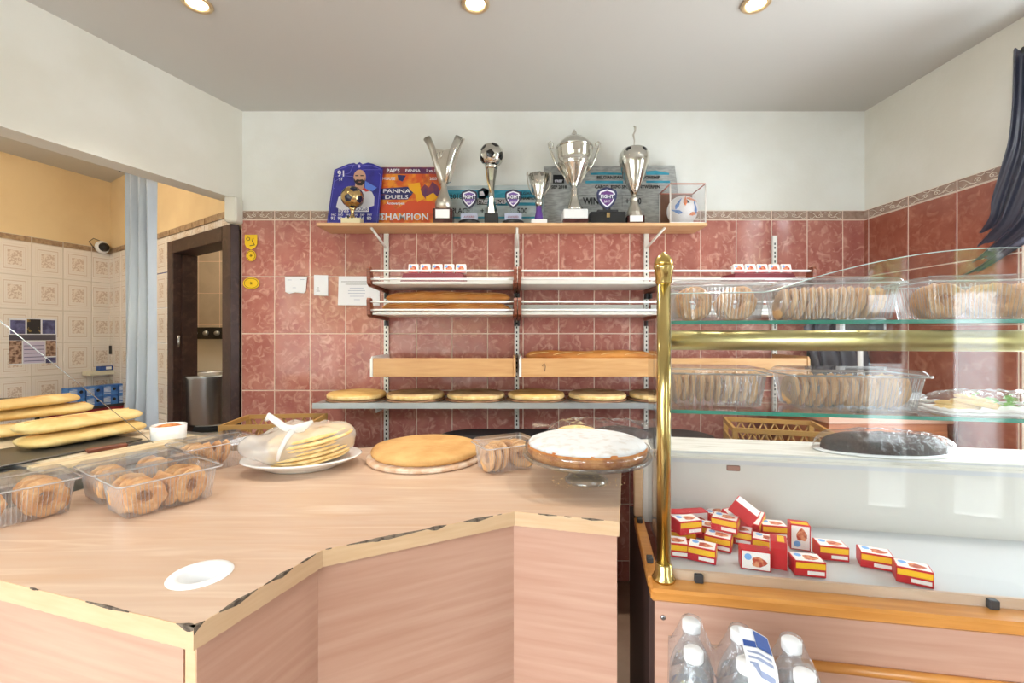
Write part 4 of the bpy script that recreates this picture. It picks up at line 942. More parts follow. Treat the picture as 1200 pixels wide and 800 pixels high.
def place(px, py, yaw, label, z=0, pose='flat', d=None):
    global first
    p = onz(px, py, ZL+z); Rm = {'flat': Matrix.Identity(4), 'stand': T(0, BTz/2, BLx/2) @ RX(R90) @ RZ(R90), 'side': T(0, BTz/2, BWy/2) @ RX(R90), 'down': T(0, 0, BTz) @ RX(math.pi)}
    tl = Matrix.Identity(4)
    if isinstance(pose, tuple): pose, tl = pose
    M = T(p.x, p.y, ZL+z) @ RZ(math.radians(yaw)) @ tl @ Rm[pose]
    if first: CAR.matrix_world = M; CAR['label'] = label; MW[CAR.name] = M; first = False
    else: clone(CAR, label, M)
heap = 'red picture carton lying flat in the heap at the left of the case floor'
place(823, 654, -28, 'red picture carton lying flat at the front of the heap, second from the post')
place(790, 648, -14, 'red picture carton lying flat in the front corner beside the brass post')
place(842, 641, -32, 'flat red carton in the heap just right of the front one'); place(866, 634, -30, 'flat red carton at the right foot of the heap')
place(829, 628, -25, 'flat red carton low in the middle of the heap'); place(800, 634, -16, 'flat red carton low in the heap behind the front corner one')
place(804, 622, 12, 'flat red carton stacked on another beside the brass post', .039); place(790, 617, 0, 'red carton standing picture-forward against the brass post corner', .0, 'side')
place(814, 616, 8, 'red carton standing picture-forward in the back of the heap with a blue mark', .0, ('side', Matrix.Identity(4)))
place(838, 612, 40, 'red carton at the back of the heap showing a yellow side'); place(862, 617, 30, 'red carton at the back bottom of the heap under the leaning ones')
place(850, 620, -34, 'flat red carton stacked on top in the middle of the heap', .039)
place(858, 612, 24, 'red carton tipped white side up near the top of the heap', .042, ('down', RX(.45)))
place(868, 604, -38, 'red carton leaning on top of the heap with its white side showing', .072, ('down', RY(.55)))
place(884, 618, 48, 'red carton tilted at the right side of the heap', .012, ('flat', RY(-.3)))
place(905, 627, -12, 'red carton lying flat behind the standing ones in the middle of the case floor')
place(884, 664, -18, 'red carton on its side with the picture facing front, middle of the front row', 0, 'side')
place(912, 662, 62, 'red carton standing on edge with a yellow label, beside the one facing front', 0, 'stand')
place(936, 641, -20, 'tall standing red carton with its picture facing front, alone in the middle', 0, 'stand')
place(898, 645, -30, 'red carton lying flat between the standing cartons, half hidden')
place(945, 670, -12, 'red carton with yellow label lying flat at the front, right of the standing one')
place(973, 652, -14, 'red carton lying flat right of the tall standing one')
place(1025, 662, -26, 'red carton lying flat, second from the right on the case floor')
place(1069, 680, -30, 'rightmost red carton lying flat at the front of the case floor')
# scraps of paper on the case floor
# ------------------------------------------------------------------ items on the rear board and lower shelf
ck = root('wrapped_cake', 'dark chocolate loaf cake wrapped in cling film behind the case', 'cake', M=cm(.79, .545, 1.0235, .05))
MB().grid(lambda u, v: Vector((.185*math.cos(2*math.pi*u)*(1-.8*(v**3)), .075*math.sin(2*math.pi*u)*(1-.8*(v**3)), .004+.056*math.sin(v*R90)+.004*blob(math.cos(6.28*u), math.sin(6.28*u), v, 3, 2))), 32, 9, True).build('cake', M_choc, ck)
MB().grid(lambda u, v: Vector((.205*math.cos(2*math.pi*u)*(1-.75*(v**3))*(1+.06*blob(math.cos(6.28*u)*2, math.sin(6.28*u)*2, v, 3, 5)), .09*math.sin(2*math.pi*u)*(1-.7*(v**3)), .002+.066*math.sin(v*R90)+.006*blob(math.cos(6.28*u)*2, math.sin(6.28*u)*2, v*2, 3, 9))), 48, 12, True).build('cling_film', M_film, ck)
MB().lathe([(.0, 0), (.2, .0), (.21, .006)], 36, Matrix.Diagonal((1, .46, 1, 1))).build('board', M_white, ck)
pk = root('herb_tray', 'film-wrapped paper tray of green herbs at the right of the lower glass shelf', 'food tray', M=cm(.84, .19, 1.2145))
ty = rrect(.155, .08, .02, .02)
MB().prism(ty, 0, .004).build('tray', M_white, pk)
lace = MB().tube([(x*1.02, y*1.04, .009+.003*(i % 2)) for i, (x, y) in enumerate(ty)], .0045, 5, closed=True).build('lace_rim', mat('lace_paper', S(232, 226, 224), .8), pk)
random.seed(5)
leafm = MB().add([(0, 0, 0), (.012, .006, .004), (.03, 0, .002), (.012, -.006, .004)], [(0, 1, 2, 3)]).mesh('leaf'); leafm.materials.append(mat('herb_green', S(132, 178, 92), .6, col2=S(96, 150, 66), scale=30))
for k in range(26):
    put('leaf', leafm, None, pk, T(random.uniform(-.06, .08), random.uniform(-.05, .04), .012+random.random()*.022) @ RZ(random.random()*6.28) @ RY(random.uniform(-.6, .3)) @ RX(random.uniform(-.6, .6)))
for k in range(4): MB().lathe([(0, .0), (.04, .001), (.043, .006), (.03, .012), (0, .014)], 16, T(-.11+.02*k, -.03+.02*(k % 2), .004+.006*k) @ RY(.1*k)).build('flat_biscuit', M_crumb, pk)
MB().grid(lambda u, v: Vector((.165*math.cos(2*math.pi*u)*(1-.6*v**2), .085*math.sin(2*math.pi*u)*(1-.6*v**2), .004+.045*math.sin(v*R90)+.008*blob(math.cos(6.28*u)*2, math.sin(6.28*u)*2, v*2, 4, 3))), 40, 9, True).build('cling_film', M_film, pk)
# ------------------------------------------------------------------ cake stand and cake
fc = onz(687, 563, ZC)
st = root('cake_stand', 'footed clear glass cake stand at the right end of the counter', 'cake stand', (fc.x, fc.y, ZC+.0005))
MB().lathe([(.0, .002), (.066, 0), (.067, .006), (.055, .016), (.034, .03), (.022, .045), (.02, .058), (.026, .066), (.03, .070)], 40, caps=False).build('foot', M_cglass, st)
MB().lathe([(.0, .068), (.12, .069), (.175, .072), (.193, .078), (.197, .086), (.193, .090), (.186, .083), (.17, .079), (.0, .078)], 56, caps=False).build('plate', M_cglass, st)
MB().lathe([(.18, .086), (.188, .1), (.190, .112), (.186, .113)], 56, caps=False).build('rim', M_cglass, st)
ck = root('sponge_cake', 'round sponge cake dusted with icing sugar on the glass stand', 'cake', (fc.x, fc.y, ZC+.081))
fnc = lambda a, z: 1+.012*noise.noise(Vector((math.cos(a)*5, math.sin(a)*5, z*40)))
MB().lathe([(.0, .0), (.172, .001), (.181, .012), (.182, .030), (.176, .040), (.16, .047)], 72, fn=fnc).build('crumb', M_cake, ck)
MB().lathe([(.179, .0365), (.1745, .0435), (.158, .0495), (.10, .0575), (.0, .061)], 72, fn=lambda a, z: 1+(.02 if z < .04 else .008)*noise.noise(Vector((math.cos(a)*9, math.sin(a)*9, z*30)))).build('sugar', M_sugar, ck)
random.seed(3); cr = MB()
for k in range(90):
    a = random.random()*6.28; r_ = .05+.06*random.random(); x, y, s2 = r_*math.cos(a)*1.1, r_*math.sin(a)*.7-.01, random.uniform(.0008, .002)
    cr.add([(x-s2, y-s2, 0), (x+s2, y-s2, 0), (x, y+s2, 0), (x, y, s2*1.4)], [(0, 1, 3), (1, 2, 3), (2, 0, 3), (0, 2, 1)])
o = cr.build('crumbs', M_crumb); o.location = (fc.x, fc.y, ZC+.0008); o['kind'] = 'stuff'; tag(o, 'scattered pale crumbs on the counter round the cake stand foot', 'crumbs')
# ------------------------------------------------------------------ round bread on its board
rc = onz(499, 536, ZC)
o = MB().lathe([(.0, 0), (.205, 0), (.211, .004), (.211, .012), (.206, .0165), (.0, .0165)], 64).build('bread_board', M_paleboard); o.location = (rc.x, rc.y, ZC+.0005)
tag(o, 'round floury wooden board under the large semolina bread on the counter', 'board')
o = MB().lathe([(.0, 0), (.185, .001), (.197, .008), (.199, .017), (.19, .027), (.165, .033), (.1, .037), (.0, .0375)], 72, fn=lambda a, z: 1+.018*noise.noise(Vector((math.cos(a)*3, math.sin(a)*3, z*20)))).build('round_bread', M_round); o.location = (rc.x+.003, rc.y, ZC+.0175)
tag(o, 'large round golden semolina bread lying on a board on the counter', 'bread')
# ------------------------------------------------------------------ flatbreads on the grey shelf
def disc(seed, R, th):
    return MB().lathe([(.0, 0), (R*.9, .001), (R*.985, th*.3), (R, th*.6), (R*.97, th*.95), (R*.9, th*1.08), (R*.6, th*1.02), (.0, th)], 48,
                      fn=lambda a, z: 1+.03*noise.noise(Vector((math.cos(a)*1.6+seed, math.sin(a)*1.6, z*15)))+.01*noise.noise(Vector((math.cos(a)*6+seed, math.sin(a)*6, z*40))))
bm_ = MB().lathe([(.0, 0), (.152, 0), (.156, .003), (.156, .007), (.152, .009), (.0, .009)], 40).mesh('bread_board'); bm_.materials.append(M_board)
nm = ['leftmost', 'second', 'third', 'fourth', 'fifth', 'sixth']
for i, (px, R) in enumerate(((417, .149), (486, .149), (557, .150), (628, .149), (700, .149), (771, .145))):
    y = 2.405; x = (px-CX)/F*(y-.02); z = 1.0635
    b = put('bread_board', bm_, None); b.location = (x, y, z); b.rotation_euler.z = i
    tag(b, 'thin round brown board under the %s flatbread from the left on the grey shelf' % nm[i] if i else 'thin round brown board under the leftmost flatbread on the grey shelf', 'board', 'boards under the flatbreads')
    r = root('flatbread', 'round flatbread on the grey shelf, %s from the left' % ['first', 'second', 'third', 'fourth', 'fifth', 'sixth'][i], 'bread', (x+.002, y-.004, z+.0095), i*1.3, 'flatbreads on the grey shelf')
    disc(i*5.1, R, .029).build('crust', M_bread if i in (0, 3) else mat('floury_flatbread', S(206, 176, 126), .85, col2=S(168, 128, 86), scale=12, lo=.4, hi=.65, rnd=True, bump=.2, bscale=60), r)
    MB().lathe([(R*.96, .003), (R*1.004, .009), (R*1.002, .021), (R*.96, .026)], 48, caps=False, fn=lambda a, z: 1+.03*noise.noise(Vector((math.cos(a)*1.6+i*5.1, math.sin(a)*1.6, z*15)))).build('pale_side', M_crumb, r)
# ------------------------------------------------------------------ baguettes
def baguette(seed, Lb=.66, r0=.034):
    n = 26; P = []; Rr = []
    for k in range(n):
        t = k/(n-1); P.append((-Lb/2+Lb*t, .006*math.sin(t*5+seed), r0*.85+.003*math.sin(t*9+seed)))
        Rr.append(max(.003, r0*(max(0, 1-(2*t-1)**8))**.5*(1+.05*math.sin(t*34+seed))))
    mb = MB().tube(P, Rr, 14)
    for v in mb.v: v.z = max(v.z, 0)+0; v.z *= .92
    me = mb.mesh('crust'); me.materials.append(M_bag2)
    sm = MB()
    for k in range(5):
        xc = -Lb/2+Lb*(k+.7)/5.4
        sm.grid(lambda u, v: Vector((xc+(u-.5)*.13, (u-.5)*.03+(v-.5)*.016*math.sin(math.pi*u)-.006, r0*1.66+.0035-abs(v-.5)*.004-((u-.5)**2)*.03-.0055)), 9, 4)
    ms = sm.mesh('score_marks'); ms.materials.append(M_score); return me, ms
BG = [baguette(1.), baguette(4.)]
def bag(x, y, z, label, k=0, rz=0, roll=.5, s=1, group=None):
    r = root('baguette', label, 'baguette', M=T(x, y, z) @ RZ(rz) @ Matrix.Scale(s, 4), group=group or 'baguettes on the racks')
    put('crust', BG[k][0], None, r); q = put('score_marks', BG[k][1], None, r); q.location = (0, -.008, -.002); q.rotation_euler.x = .25; q['kind'] = 'stuff'
cx_ = (XU[0]+XU[1])/2
bag(cx_, 2.53, 1.5155, 'crusty baguette at the back of the lower left rack', 0)
bag(cx_+.008, 2.455, 1.5155, 'crusty baguette in the middle of the lower left rack', 1)
bag(cx_-.006, 2.375, 1.5155, 'crusty baguette at the front of the lower left rack', 0, .01)
bag(cx_+.004, 2.415, 1.5735, 'crusty baguette resting on top of the others in the lower left rack', 1)
cx_ = (XU[1]+XU[2])/2
bag(cx_+.0, 2.33, 1.2185, 'golden baguette at the front of the middle wooden bin', 1, 0, s=.98)
bag(cx_+.006, 2.40, 1.2185, 'golden baguette second from the front in the middle wooden bin', 0, 0, s=.98)
bag(cx_+.004, 2.365, 1.265, 'golden baguette lying uppermost in the middle wooden bin', 0, .006, s=1)
# picture cartons in maroon trays on the upper racks
def tray_boxes(x, y, z, label, where, dx=.0):
    r = root('carton_tray', label, 'carton', (x, y, z), group='maroon carton trays')
    MB().add([(-.165, -.09, .0), (.165, -.09, 0), (.165, .06, 0), (-.165, .06, 0), (-.15, -.075, .05), (.15, -.075, .05), (.16, .06, .05), (-.16, .06, .05)], [(0, 3, 2, 1), (4, 5, 6, 7), (0, 1, 5, 4), (1, 2, 6, 5), (2, 3, 7, 6), (3, 0, 4, 7)]).build('tray', M_maroon, r)
    for k in range(5):
        q = root('picture_carton', ORD[k]+' small picture carton from the left in the tray on the '+where, 'box', M=T(x-.135+.062*k+dx, y-.02, z+.0505) @ RX(-.25), group='picture cartons on the '+where)
        MB().cbox(0, .052, -.018, .012, .004, .052, .001).build('body', M_cwhite, q)
        MB().vprism([(.026+.017*math.cos(a), .026+.015*math.sin(a)) for a in [j*math.pi/6 for j in range(12)]], -.0186, -.018).build('picture', M_food, q)
        MB().vprism([(.012+.008*math.cos(a), .039+.008*math.sin(a)) for a in [j*math.pi/4 for j in range(8)]], -.0190, -.018).build('blue_mark', M_blue, q)
        MB().box(0, .052, -.0185, -.018, .004, .009).build('red_strip', M_red, q)
tray_boxes(-.405, 2.40, 1.6675, 'maroon carton tray of small picture cartons on the upper left rack', 'upper left rack')
tray_boxes(1.29, 2.40, 1.6675, 'maroon carton tray of small picture cartons on the upper right rack', 'upper right rack')
# ------------------------------------------------------------------ bagged flatbreads on the plate
pc = onz(352, 549, ZC)
Mp = T(pc.x, pc.y+.02, ZC+.0005) @ RZ(.25)
pl = root('plate', 'oval white plate under the bagged flatbreads', 'plate', M=Mp)
MB().lathe([(.0, .006), (.09, .003), (.10, 0), (.104, .004), (.14, .018), (.172, .034), (.178, .038), (.174, .041), (.135, .024), (.10, .011), (.0, .010)], 56, Matrix.Diagonal((1.08, .82, 1, 1)), caps=False).build('dish', M_porc, pl)
for k in range(7):
    q = root('thin_flatbread', '%s thin pale flatbread of the stack inside the plastic bag' % ['lowest', 'second lowest', 'third lowest', 'middle', 'third highest', 'second highest', 'topmost'][k], 'bread', M=Mp @ T(.03+.006*(k % 2)-.0016*k, .0, .030+.0125*k) @ RY(-.15), group='flatbreads in the bag')
    disc(k*3.3+50, .128+.005*(k % 3), .0115).build('sheet', M_crumb, q)
bgo = root('plastic_bag', 'knotted milky plastic bag around the flatbreads on the white plate', 'bag', M=Mp @ T(0, 0, .03))
def bagf(u, v):
    a = 2*math.pi*u; th = math.pi*v
    x = -.012+.185*math.sin(th)*math.cos(a); y = .125*math.sin(th)*math.sin(a); zz = .045+.062*math.cos(th)
    zz += .03*max(0, x)/.18*(1 if math.cos(th) > -.2 else .3)
    if math.cos(th) > 0: zz += .012*math.exp(-((x+.03)/.05)**2)
    k = blob(x*9, y*9, zz*9, 1.6, 4)*.014+abs(blob(x*20, y*8, zz*20, 1.2, 8))*.012
    zz = max(zz+k, .004+ .12*max(0, abs(x)-.10))
    return Vector((x*(1+k*1.5), y*(1+k*2), zz))
MB().grid(bagf, 56, 30, True).build('film', M_bag, bgo)
M_knot = clear('bag_knot', (.96, .96, .96, 1), body=.72, f0=.05, rough=.25)
MB().tube([(-.10, -.06, .145), (-.088, -.07, .16), (-.07, -.075, .145), (-.04, -.08, .122), (-.015, -.085, .115), (.012, -.08, .12), (.04, -.06, .135)], [.006, .012, .011, .012, .015, .016, .006], 8).build('knot', M_knot, bgo)
MB().tube([(-.015, -.09, .112), (-.03, -.118, .09), (-.042, -.135, .06), (-.05, -.13, .03)], [.012, .008, .007, .006], 8).build('bag_tail', M_knot, bgo)
# napkin behind the biscuit boxes
nk = onz(272, 522, ZC)
o = MB().grid(lambda u, v: Vector(((u-.5)*.16, (v-.5)*.13, .003+.022*abs(blob(u*3, v*3, 0, 1.4, 2))+.012*u)), 14, 12).build('napkin', M_paper); o.location = (nk.x-.03, nk.y-.02, ZC+.001); o.rotation_euler.z = .3
tag(o, 'crumpled white paper napkin behind the biscuit boxes', 'napkin')
# wrapped breads behind the cake
wp = root('wrapped_loaf', 'dark and pale breads wrapped in clear film behind the cake', 'bread', (.33, 1.73, ZC+.0005), -.2)
MB().cbox(-.17, .2, -.07, .07, 0, .02, .008).build('board', M_paleboard, wp)
MB().sphere(1, 20, 12, T(.08, 0, .065) @ Matrix.Diagonal((.12, .06, .045, 1))).build('dark_bread', M_choc, wp)
MB().sphere(1, 20, 12, T(-.08, 0, .06) @ Matrix.Diagonal((.10, .06, .045, 1))).build('pale_bread', M_crumb, wp)
MB().grid(lambda u, v: Vector((.02+.24*math.cos(6.2832*u)*(1-.5*v**2), .095*math.sin(6.2832*u)*(1-.6*v**2), .01+.115*math.sin(v*R90)+.02*blob(math.cos(6.28*u)*2, math.sin(6.28*u)*2, v*3, 2.4, 7))), 44, 12, True).build('cling_film', M_film, wp)
MB().grid(lambda u, v: Vector((-.18-.07*u, (v-.5)*(.03+.06*u), .10+.012*math.sin(v*14)*u)), 6, 9).build('film_twist', M_film, wp)
# ------------------------------------------------------------------ back bench, crates, cabinet
bt = root('work_bench', 'black round-ended work bench standing low against the tiled wall', 'bench', (.32, 2.275, 0))
hx, ry = .68, .165
o = [(hx-ry+ry*math.cos(math.radians(a)), ry*math.sin(math.radians(a))) for a in range(-90, 91, 15)]+[(-hx+ry+ry*math.cos(math.radians(a)), ry*math.sin(math.radians(a))) for a in range(90, 271, 15)]
MB().prism(o, .87, .9).build('top', M_charc, bt)
for sx in (-.5, .5):
    for sy in (-.1, .1): MB().cbox(sx-.02, sx+.02, sy-.02, sy+.02, 0, .87, .002).build('leg', M_charc, bt)
def crate(label, M, first_=None):
    r = root('lattice_crate', label, 'crate', M=M, group='tan lattice crates'); a, b, h = .19, .14, .235
    for z0, z1 in ((0, .02), (h-.02, h)):
        MB().box(-a, a, -b, -b+.012, z0, z1).box(-a, a, b-.012, b, z0, z1).box(-a, -a+.012, -b+.012, b-.012, z0, z1).box(a-.012, a, -b+.012, b-.012, z0, z1).build('frame', M_crate, r)
    for sx in (-1, 1):
        for sy in (-1, 1): MB().box(sx*(a-.02), sx*a, sy*(b-.02), sy*b, .02, h-.02).build('corner_post', M_crate, r)
    for k in range(7):
        x0 = -a+.03+k*.048
        for q in (0, 1): 
            for ys in (-1, 1):
                MB().tube([(x0+(0 if q else .045), ys*(b-.006), .02), (x0+(.045 if q else 0), ys*(b-.006), h/2)], .004, 4).build('lattice_bar', M_crate, r)
                MB().tube([(x0+(0 if q else .045), ys*(b-.006), h/2), (x0+(.045 if q else 0), ys*(b-.006), h-.02)], .004, 4).build('lattice_bar', M_crate, r)
    MB().box(-a, a, -b, b, .0, .006).build('floor_panel', M_crate, r)
    for sx in (-1, 1): MB().box(sx*(a-.004)-.004, sx*(a-.004)+.004, -b, b, .02, h-.06).build('end_panel', M_crate, r)
    return r
x_, y_ = -1.10, 2.13
c0 = crate('tan lattice crate on top of the stack beside the dark door frame', T(x_, y_, .775) @ RZ(.12))
for k in range(3): clone(c0, 'tan lattice crate in the stack beside the dark door frame, %s up' % ['bottom', 'second', 'third'][k], T(x_, y_, .005+.2566*k) @ RZ(.12+.02*k))
x_, y_ = 1.17, 2.03
clone(c0, 'tan lattice crate behind the display case, on top of its stack', T(x_, y_, .77) @ RZ(-.3))
for k in range(3): clone(c0, 'tan lattice crate behind the display case, %s in its stack' % ['lowest', 'second', 'third'][k], T(x_, y_, .005+.255*k) @ RZ(-.3))
cb = root('back_cabinet', 'low wooden cabinet in the back right corner', 'cabinet', (1.715, 2.325, 0))
MB().box(-.27, .27, -.25, .255, 0, 1.0).build('body', mat('cabinet_wood', S(196, 124, 84), .5, col2=S(180, 108, 70), scale=5, stretch=(1, 1, 10)), cb)
MB().cbox(-.285, .285, -.27, .26, 1.0, 1.03, .003).build('top', M_panel, cb)
for k in range(2): 
    dr_ = MB().cbox(-.26, .26, -.264, -.252, .62-.3*k, .965-.335*k if k else .965, .002).build('door' if k else 'drawer', MATS['cabinet_wood'], cb)
    MB().tube([(-.05, -.27, .80-.3*k), (-.05, -.285, .80-.3*k), (.05, -.285, .80-.3*k), (.05, -.27, .80-.3*k)], .004, 6).build('handle', M_steel, dr_)
rg = root('shop_scale', 'pale grey shop scale with display on a white pole, on the corner cabinet', 'scale', (1.78, 2.22, 1.0305), -.1)
MB().cbox(-.15, .15, -.11, .11, .02, .10, .012).build('body', mat('scale_grey', S(206, 212, 218), .4), rg)
MB().cbox(-.13, .13, -.10, .10, .102, .112, .004).build('weighing_plate', M_steel, rg)
MB().lathe([(.012, .10), (.012, .36)], 14, T(-.02, .09, 0)).build('pole', M_white, rg)
MB().cbox(-.13, .09, .06, .11, .34, .46, .01).build('display_head', MATS['scale_grey'], rg)
MB().box(-.11, .07, .058, .060, .365, .44).build('screen', M_charc, rg)
for sx in (-.12, .12): MB().lathe([(.015, 0), (.012, .02)], 10, T(sx, .07, 0)).lathe([(.015, 0), (.012, .02)], 10, T(sx, -.07, 0)).build('foot', M_black, rg)
jk = MB().grid(lambda u, v: Vector((-.16+.32*u+.02*math.sin(v*5), -.03-.02*math.sin(u*19)-.03*math.sin(math.pi*v), -.5+.5*v)), 40, 16)
jr = root('jacket', 'dark grey jacket hanging on the tiled wall behind the case', 'jacket', (1.80, 2.57, 1.50))
jk.build('body', M_curtr, jr)
MB().grid(lambda u, v: Vector((-.13+.26*u, .008-.012*math.sin(u*9), -.42+.40*v)), 20, 6).build('lining', M_charc, jr)
MB().tube([(0, .012, .01), (0, -.03, .0), (0, -.04, .02)], .005, 6).build('hook', M_steel, jr)
# wall papers and stickers
def wallpaper(name, pts, label, lines=(), m=M_paper, cat='paper', th=.0012):
    d = 2.5845; xs_ = sum(p[0] for p in pts)/len(pts); ys_ = max(p[1] for p in pts); o = at(xs_, ys_, d)
    r = root(name, label, cat, (o.x, d, o.z)); f = lambda px, py: ((px-CX)/F*d-o.x, H+(CY-py)/F*d-o.z)
    MB().vprism([f(*p) for p in pts], -th, 0).build('sheet', m, r)
    for l in lines:
        (ax, az), (bx_, bz) = f(l[0], l[1]), f(l[2], l[1]); MB().box(ax, bx_, -th-.0006, -th, az-.0012, az+.0012).build('print_line', M_ink if len(l) < 4 else l[3], r)
    return r, f
M_pl = mat('pale_print', S(150, 160, 190), .8)
wallpaper('torn_note', [(334, 324), (360, 324), (359, 333), (358.5, 341), (356, 343.5), (346, 342.5), (339, 344), (334.5, 342)], 'torn white note taped to the tiles, leftmost of three papers', [(337, 328, 342, M_pl), (352, 327.5, 357, M_pl), (343, 337, 347, M_pl)])
wallpaper('small_note', [(368, 322), (384.5, 322.5), (384.5, 346.5), (368, 346)], 'narrow white card stuck on the tiles, middle of three papers', [(371, 339, 374), (371, 341, 375), (372, 337, 374)])
wallpaper('notice_sheet', [(397, 323.5), (445, 324), (445, 358), (396, 357.5)], 'wide white printed notice on the tiles, rightmost of three papers', [(400, 330, 436), (405, 333, 430), (410, 337.5, 426, M_pl), (408, 340.5, 428, M_pl), (408, 343.5, 428, M_pl), (410, 347, 426, M_pl), (415, 351, 422, M_pl)])
r, f = wallpaper('yellow_sticker', [(287, 275), (301.5, 275), (301.5, 286), (299, 290), (294.3, 292.5), (289, 290), (287, 286)], 'yellow shield-shaped sticker on the tiles, topmost of three', [], M_yel, 'sticker')
MB().tube([(f(p, q)[0], -.002, f(p, q)[1]) for p, q in ((297, 279), (296, 283), (298.5, 287), (293, 288))], .0025, 5).build('symbol', M_black, r)
MB().tube([(f(291+2*math.cos(a), 280+2*math.sin(a))[0], -.002, f(291+2*math.cos(a), 280+2*math.sin(a))[1]) for a in [k*.8 for k in range(8)]], .0016, 5, closed=True).build('symbol', M_black, r)
def rnd_st(cx, cy, rx, ry, label):
    r, f = wallpaper('yellow_sticker', ell(cx, cy, rx, ry, 24), label, [], M_yel, 'sticker')
    MB().tube([(f(*p)[0], -.002, f(*p)[1]) for p in ell(cx, cy, rx*.82, ry*.82, 24)], .0012, 4, closed=True).build('ring_line', M_yel2, r)
    for a in (0, 1.05, 2.1): MB().tube([(f(cx-1.8*math.cos(a), cy-1.8*math.sin(a))[0], -.002, f(cx-1.8*math.cos(a), cy-1.8*math.sin(a))[1]), (f(cx+1.8*math.cos(a), cy+1.8*math.sin(a))[0], -.002, f(cx+1.8*math.cos(a), cy+1.8*math.sin(a))[1])], .0012, 4).build('symbol', M_yel2, r)
rnd_st(294.3, 299.5, 5.8, 6.4, 'small round yellow sticker on the tiles, between the two others')
rnd_st(294.5, 331.8, 9.8, 6.8, 'oval yellow sticker on the tiles, lowest of three')
# ------------------------------------------------------------------ water bottles in shrink film
BP = []
def bottle_mesh():
    pr = [(.0, .004), (.026, .0), (.036, .006), (.0385, .02)]
    for k in range(6): z = .03+k*.022; pr += [(.0385, z), (.0368, z+.011)]
    pr += [(.0385, .165), (.0385, .19), (.0365, .205), (.030, .225), (.021, .243), (.0145, .255), (.0135, .262), (.0155, .264), (.0155, .267), (.0125, .268)]
    a = MB().lathe(pr, 24, caps=False).mesh('body'); a.materials.append(M_bottle)
    b = MB().lathe([(.0152, .268), (.0155, .270), (.0155, .283), (.014, .285), (.0, .285)], 24, fn=lambda a, z: 1+.02*math.cos(a*24)*(1 if .269 < z < .284 else 0)).mesh('cap'); b.materials.append(M_white)
    c = MB().lathe([(.0387, .10), (.0387, .16)], 24, caps=False).mesh('label_band'); c.materials.append(M_navy)
    w_ = MB().lathe([(.034, .006), (.0365, .03), (.0365, .18), (.030, .212), (.0, .212)], 16).mesh('water'); w_.materials.append(clear('water', (.95, .975, .985, 1), f0=.02))
    return a, b, c, w_
bme = bottle_mesh(); bo = Vector((.330, .838, 0)); bdu = Vector((.0762, -.0262, 0)); bdv = Vector((-.0262, -.0762, 0))
for lay in range(3):
    z = .01+lay*.290
    for i in range(3):
        for j in range(2):
            p = bo+bdu*i+bdv*j
            q = root('water_bottle', (['bottom layer ', 'second layer '][lay]+'water bottle, %s row, %s of the stack before the case' if lay < 2 else 'clear water bottle with white cap, %s row, %s of the shrink-wrapped pack') % (['back', 'front'][j], ['left', 'middle', 'right'][i]), 'bottle', (p.x, p.y, z), group='water bottles')
            for nme, me in zip(('body', 'cap', 'label_band', 'water')[:(4 if lay == 2 else 2)], bme): put(nme, me, None, q)
zt_ = .01+2*.290
fl = root('shrink_film', 'clear shrink film over the water bottle pack with a blue printed label', 'film', M=T(bo.x, bo.y, zt_) @ RZ(math.atan2(bdu.y, bdu.x)))
def filmf(u, v):
    x = -.043+.247*u; y = .043-.167*v; hmax = 0
    for i in range(3):
        for j in range(2):
            r_ = math.hypot(x-.0806*i, y+.0806*j); hmax = max(hmax, .288 if r_ < .017 else .288-.062*min(1, (r_-.017)/.028)**.8 if r_ < .045 else .226-(r_-.045)*.25)
    if u < .01 or u > .99 or v < .01 or v > .99: hmax = .06
    return Vector((x, y, hmax+.0015))
MB().grid(filmf, 80, 56).build('film', clear('shrink_film', (.97, .97, .98, 1), body=.10, f0=.06, rough=.1, wrinkle=.5, wscale=40), fl)
def onfilm(x, y): return filmf((x+.043)/.247, (.043-y)/.167).z
def onfilm2(x, y): return max(onfilm(x, y), .289-.45*max(0, abs(x-.088)-.012)-max(0, -.0806-y)*1.2-max(0, y)*1.5)
def patch(name, x0, x1, y0, y1, m, dz):
    MB().grid(lambda u, v: Vector((x0+(x1-x0)*u, y0+(y1-y0)*v, onfilm2(x0+(x1-x0)*u, y0+(y1-y0)*v)+dz)), 10, 14).build(name, m, fl)
patch('label', .078, .124, -.115, .0, M_paper, .0015); patch('label_blue', .100, .123, -.05, -.004, M_navy, .0025); patch('label_blue', .080, .099, -.052, -.036, M_navy, .0025)
for k in range(3): patch('label_text', .083, .119, -.068-.014*k, -.062-.014*k, M_pl, .002)
patch('label_blue', .078, .124, -.118, -.113, M_navy, .002)
# ------------------------------------------------------------------ left glass showcase with trays and breads
vl = Vector((.33, .944, 0)).normalized(); al = math.atan2(vl.y, vl.x)
# local x runs along vl (away from the camera), local y to the left
o0 = Vector((-1.485, .75, 0)); SM = T(o0.x, o0.y, 0) @ RZ(al)
sw = root('tray_showcase', 'steel and glass tray showcase left of the counter holding perforated trays', 'display case', M=SM)
XL, YL = 1.13, .92; ZS = 1.0
M_stl = mat('brushed_steel', S(170, 174, 178), .35, metal=.9)
MB().box(0, XL, 0, .02, 0, .90).box(0, XL, YL-.02, YL, 0, .90).box(0, .02, .02, YL-.02, 0, .90).box(XL-.02, XL, .02, YL-.02, 0, .90).build('body', M_stl, sw)
for p, q in (((0, .01, .95), (XL, .01, .95)), ((0, YL-.01, .95), (XL, YL-.01, .95))): MB().box(p[0], q[0], p[1]-.004, p[1]+.004, .90, .985).build('side_glass', M_glass, sw)
for y0, y1, x0, x1 in ((0, .03, 0, XL), (YL-.03, YL, 0, XL), (.03, YL-.03, 0, .03), (.03, YL-.03, XL-.03, XL), (.03, YL-.03, .60, .64)): MB().box(x0, x1, y0, y1, .985, ZS).build('frame_bar', M_stl, sw)
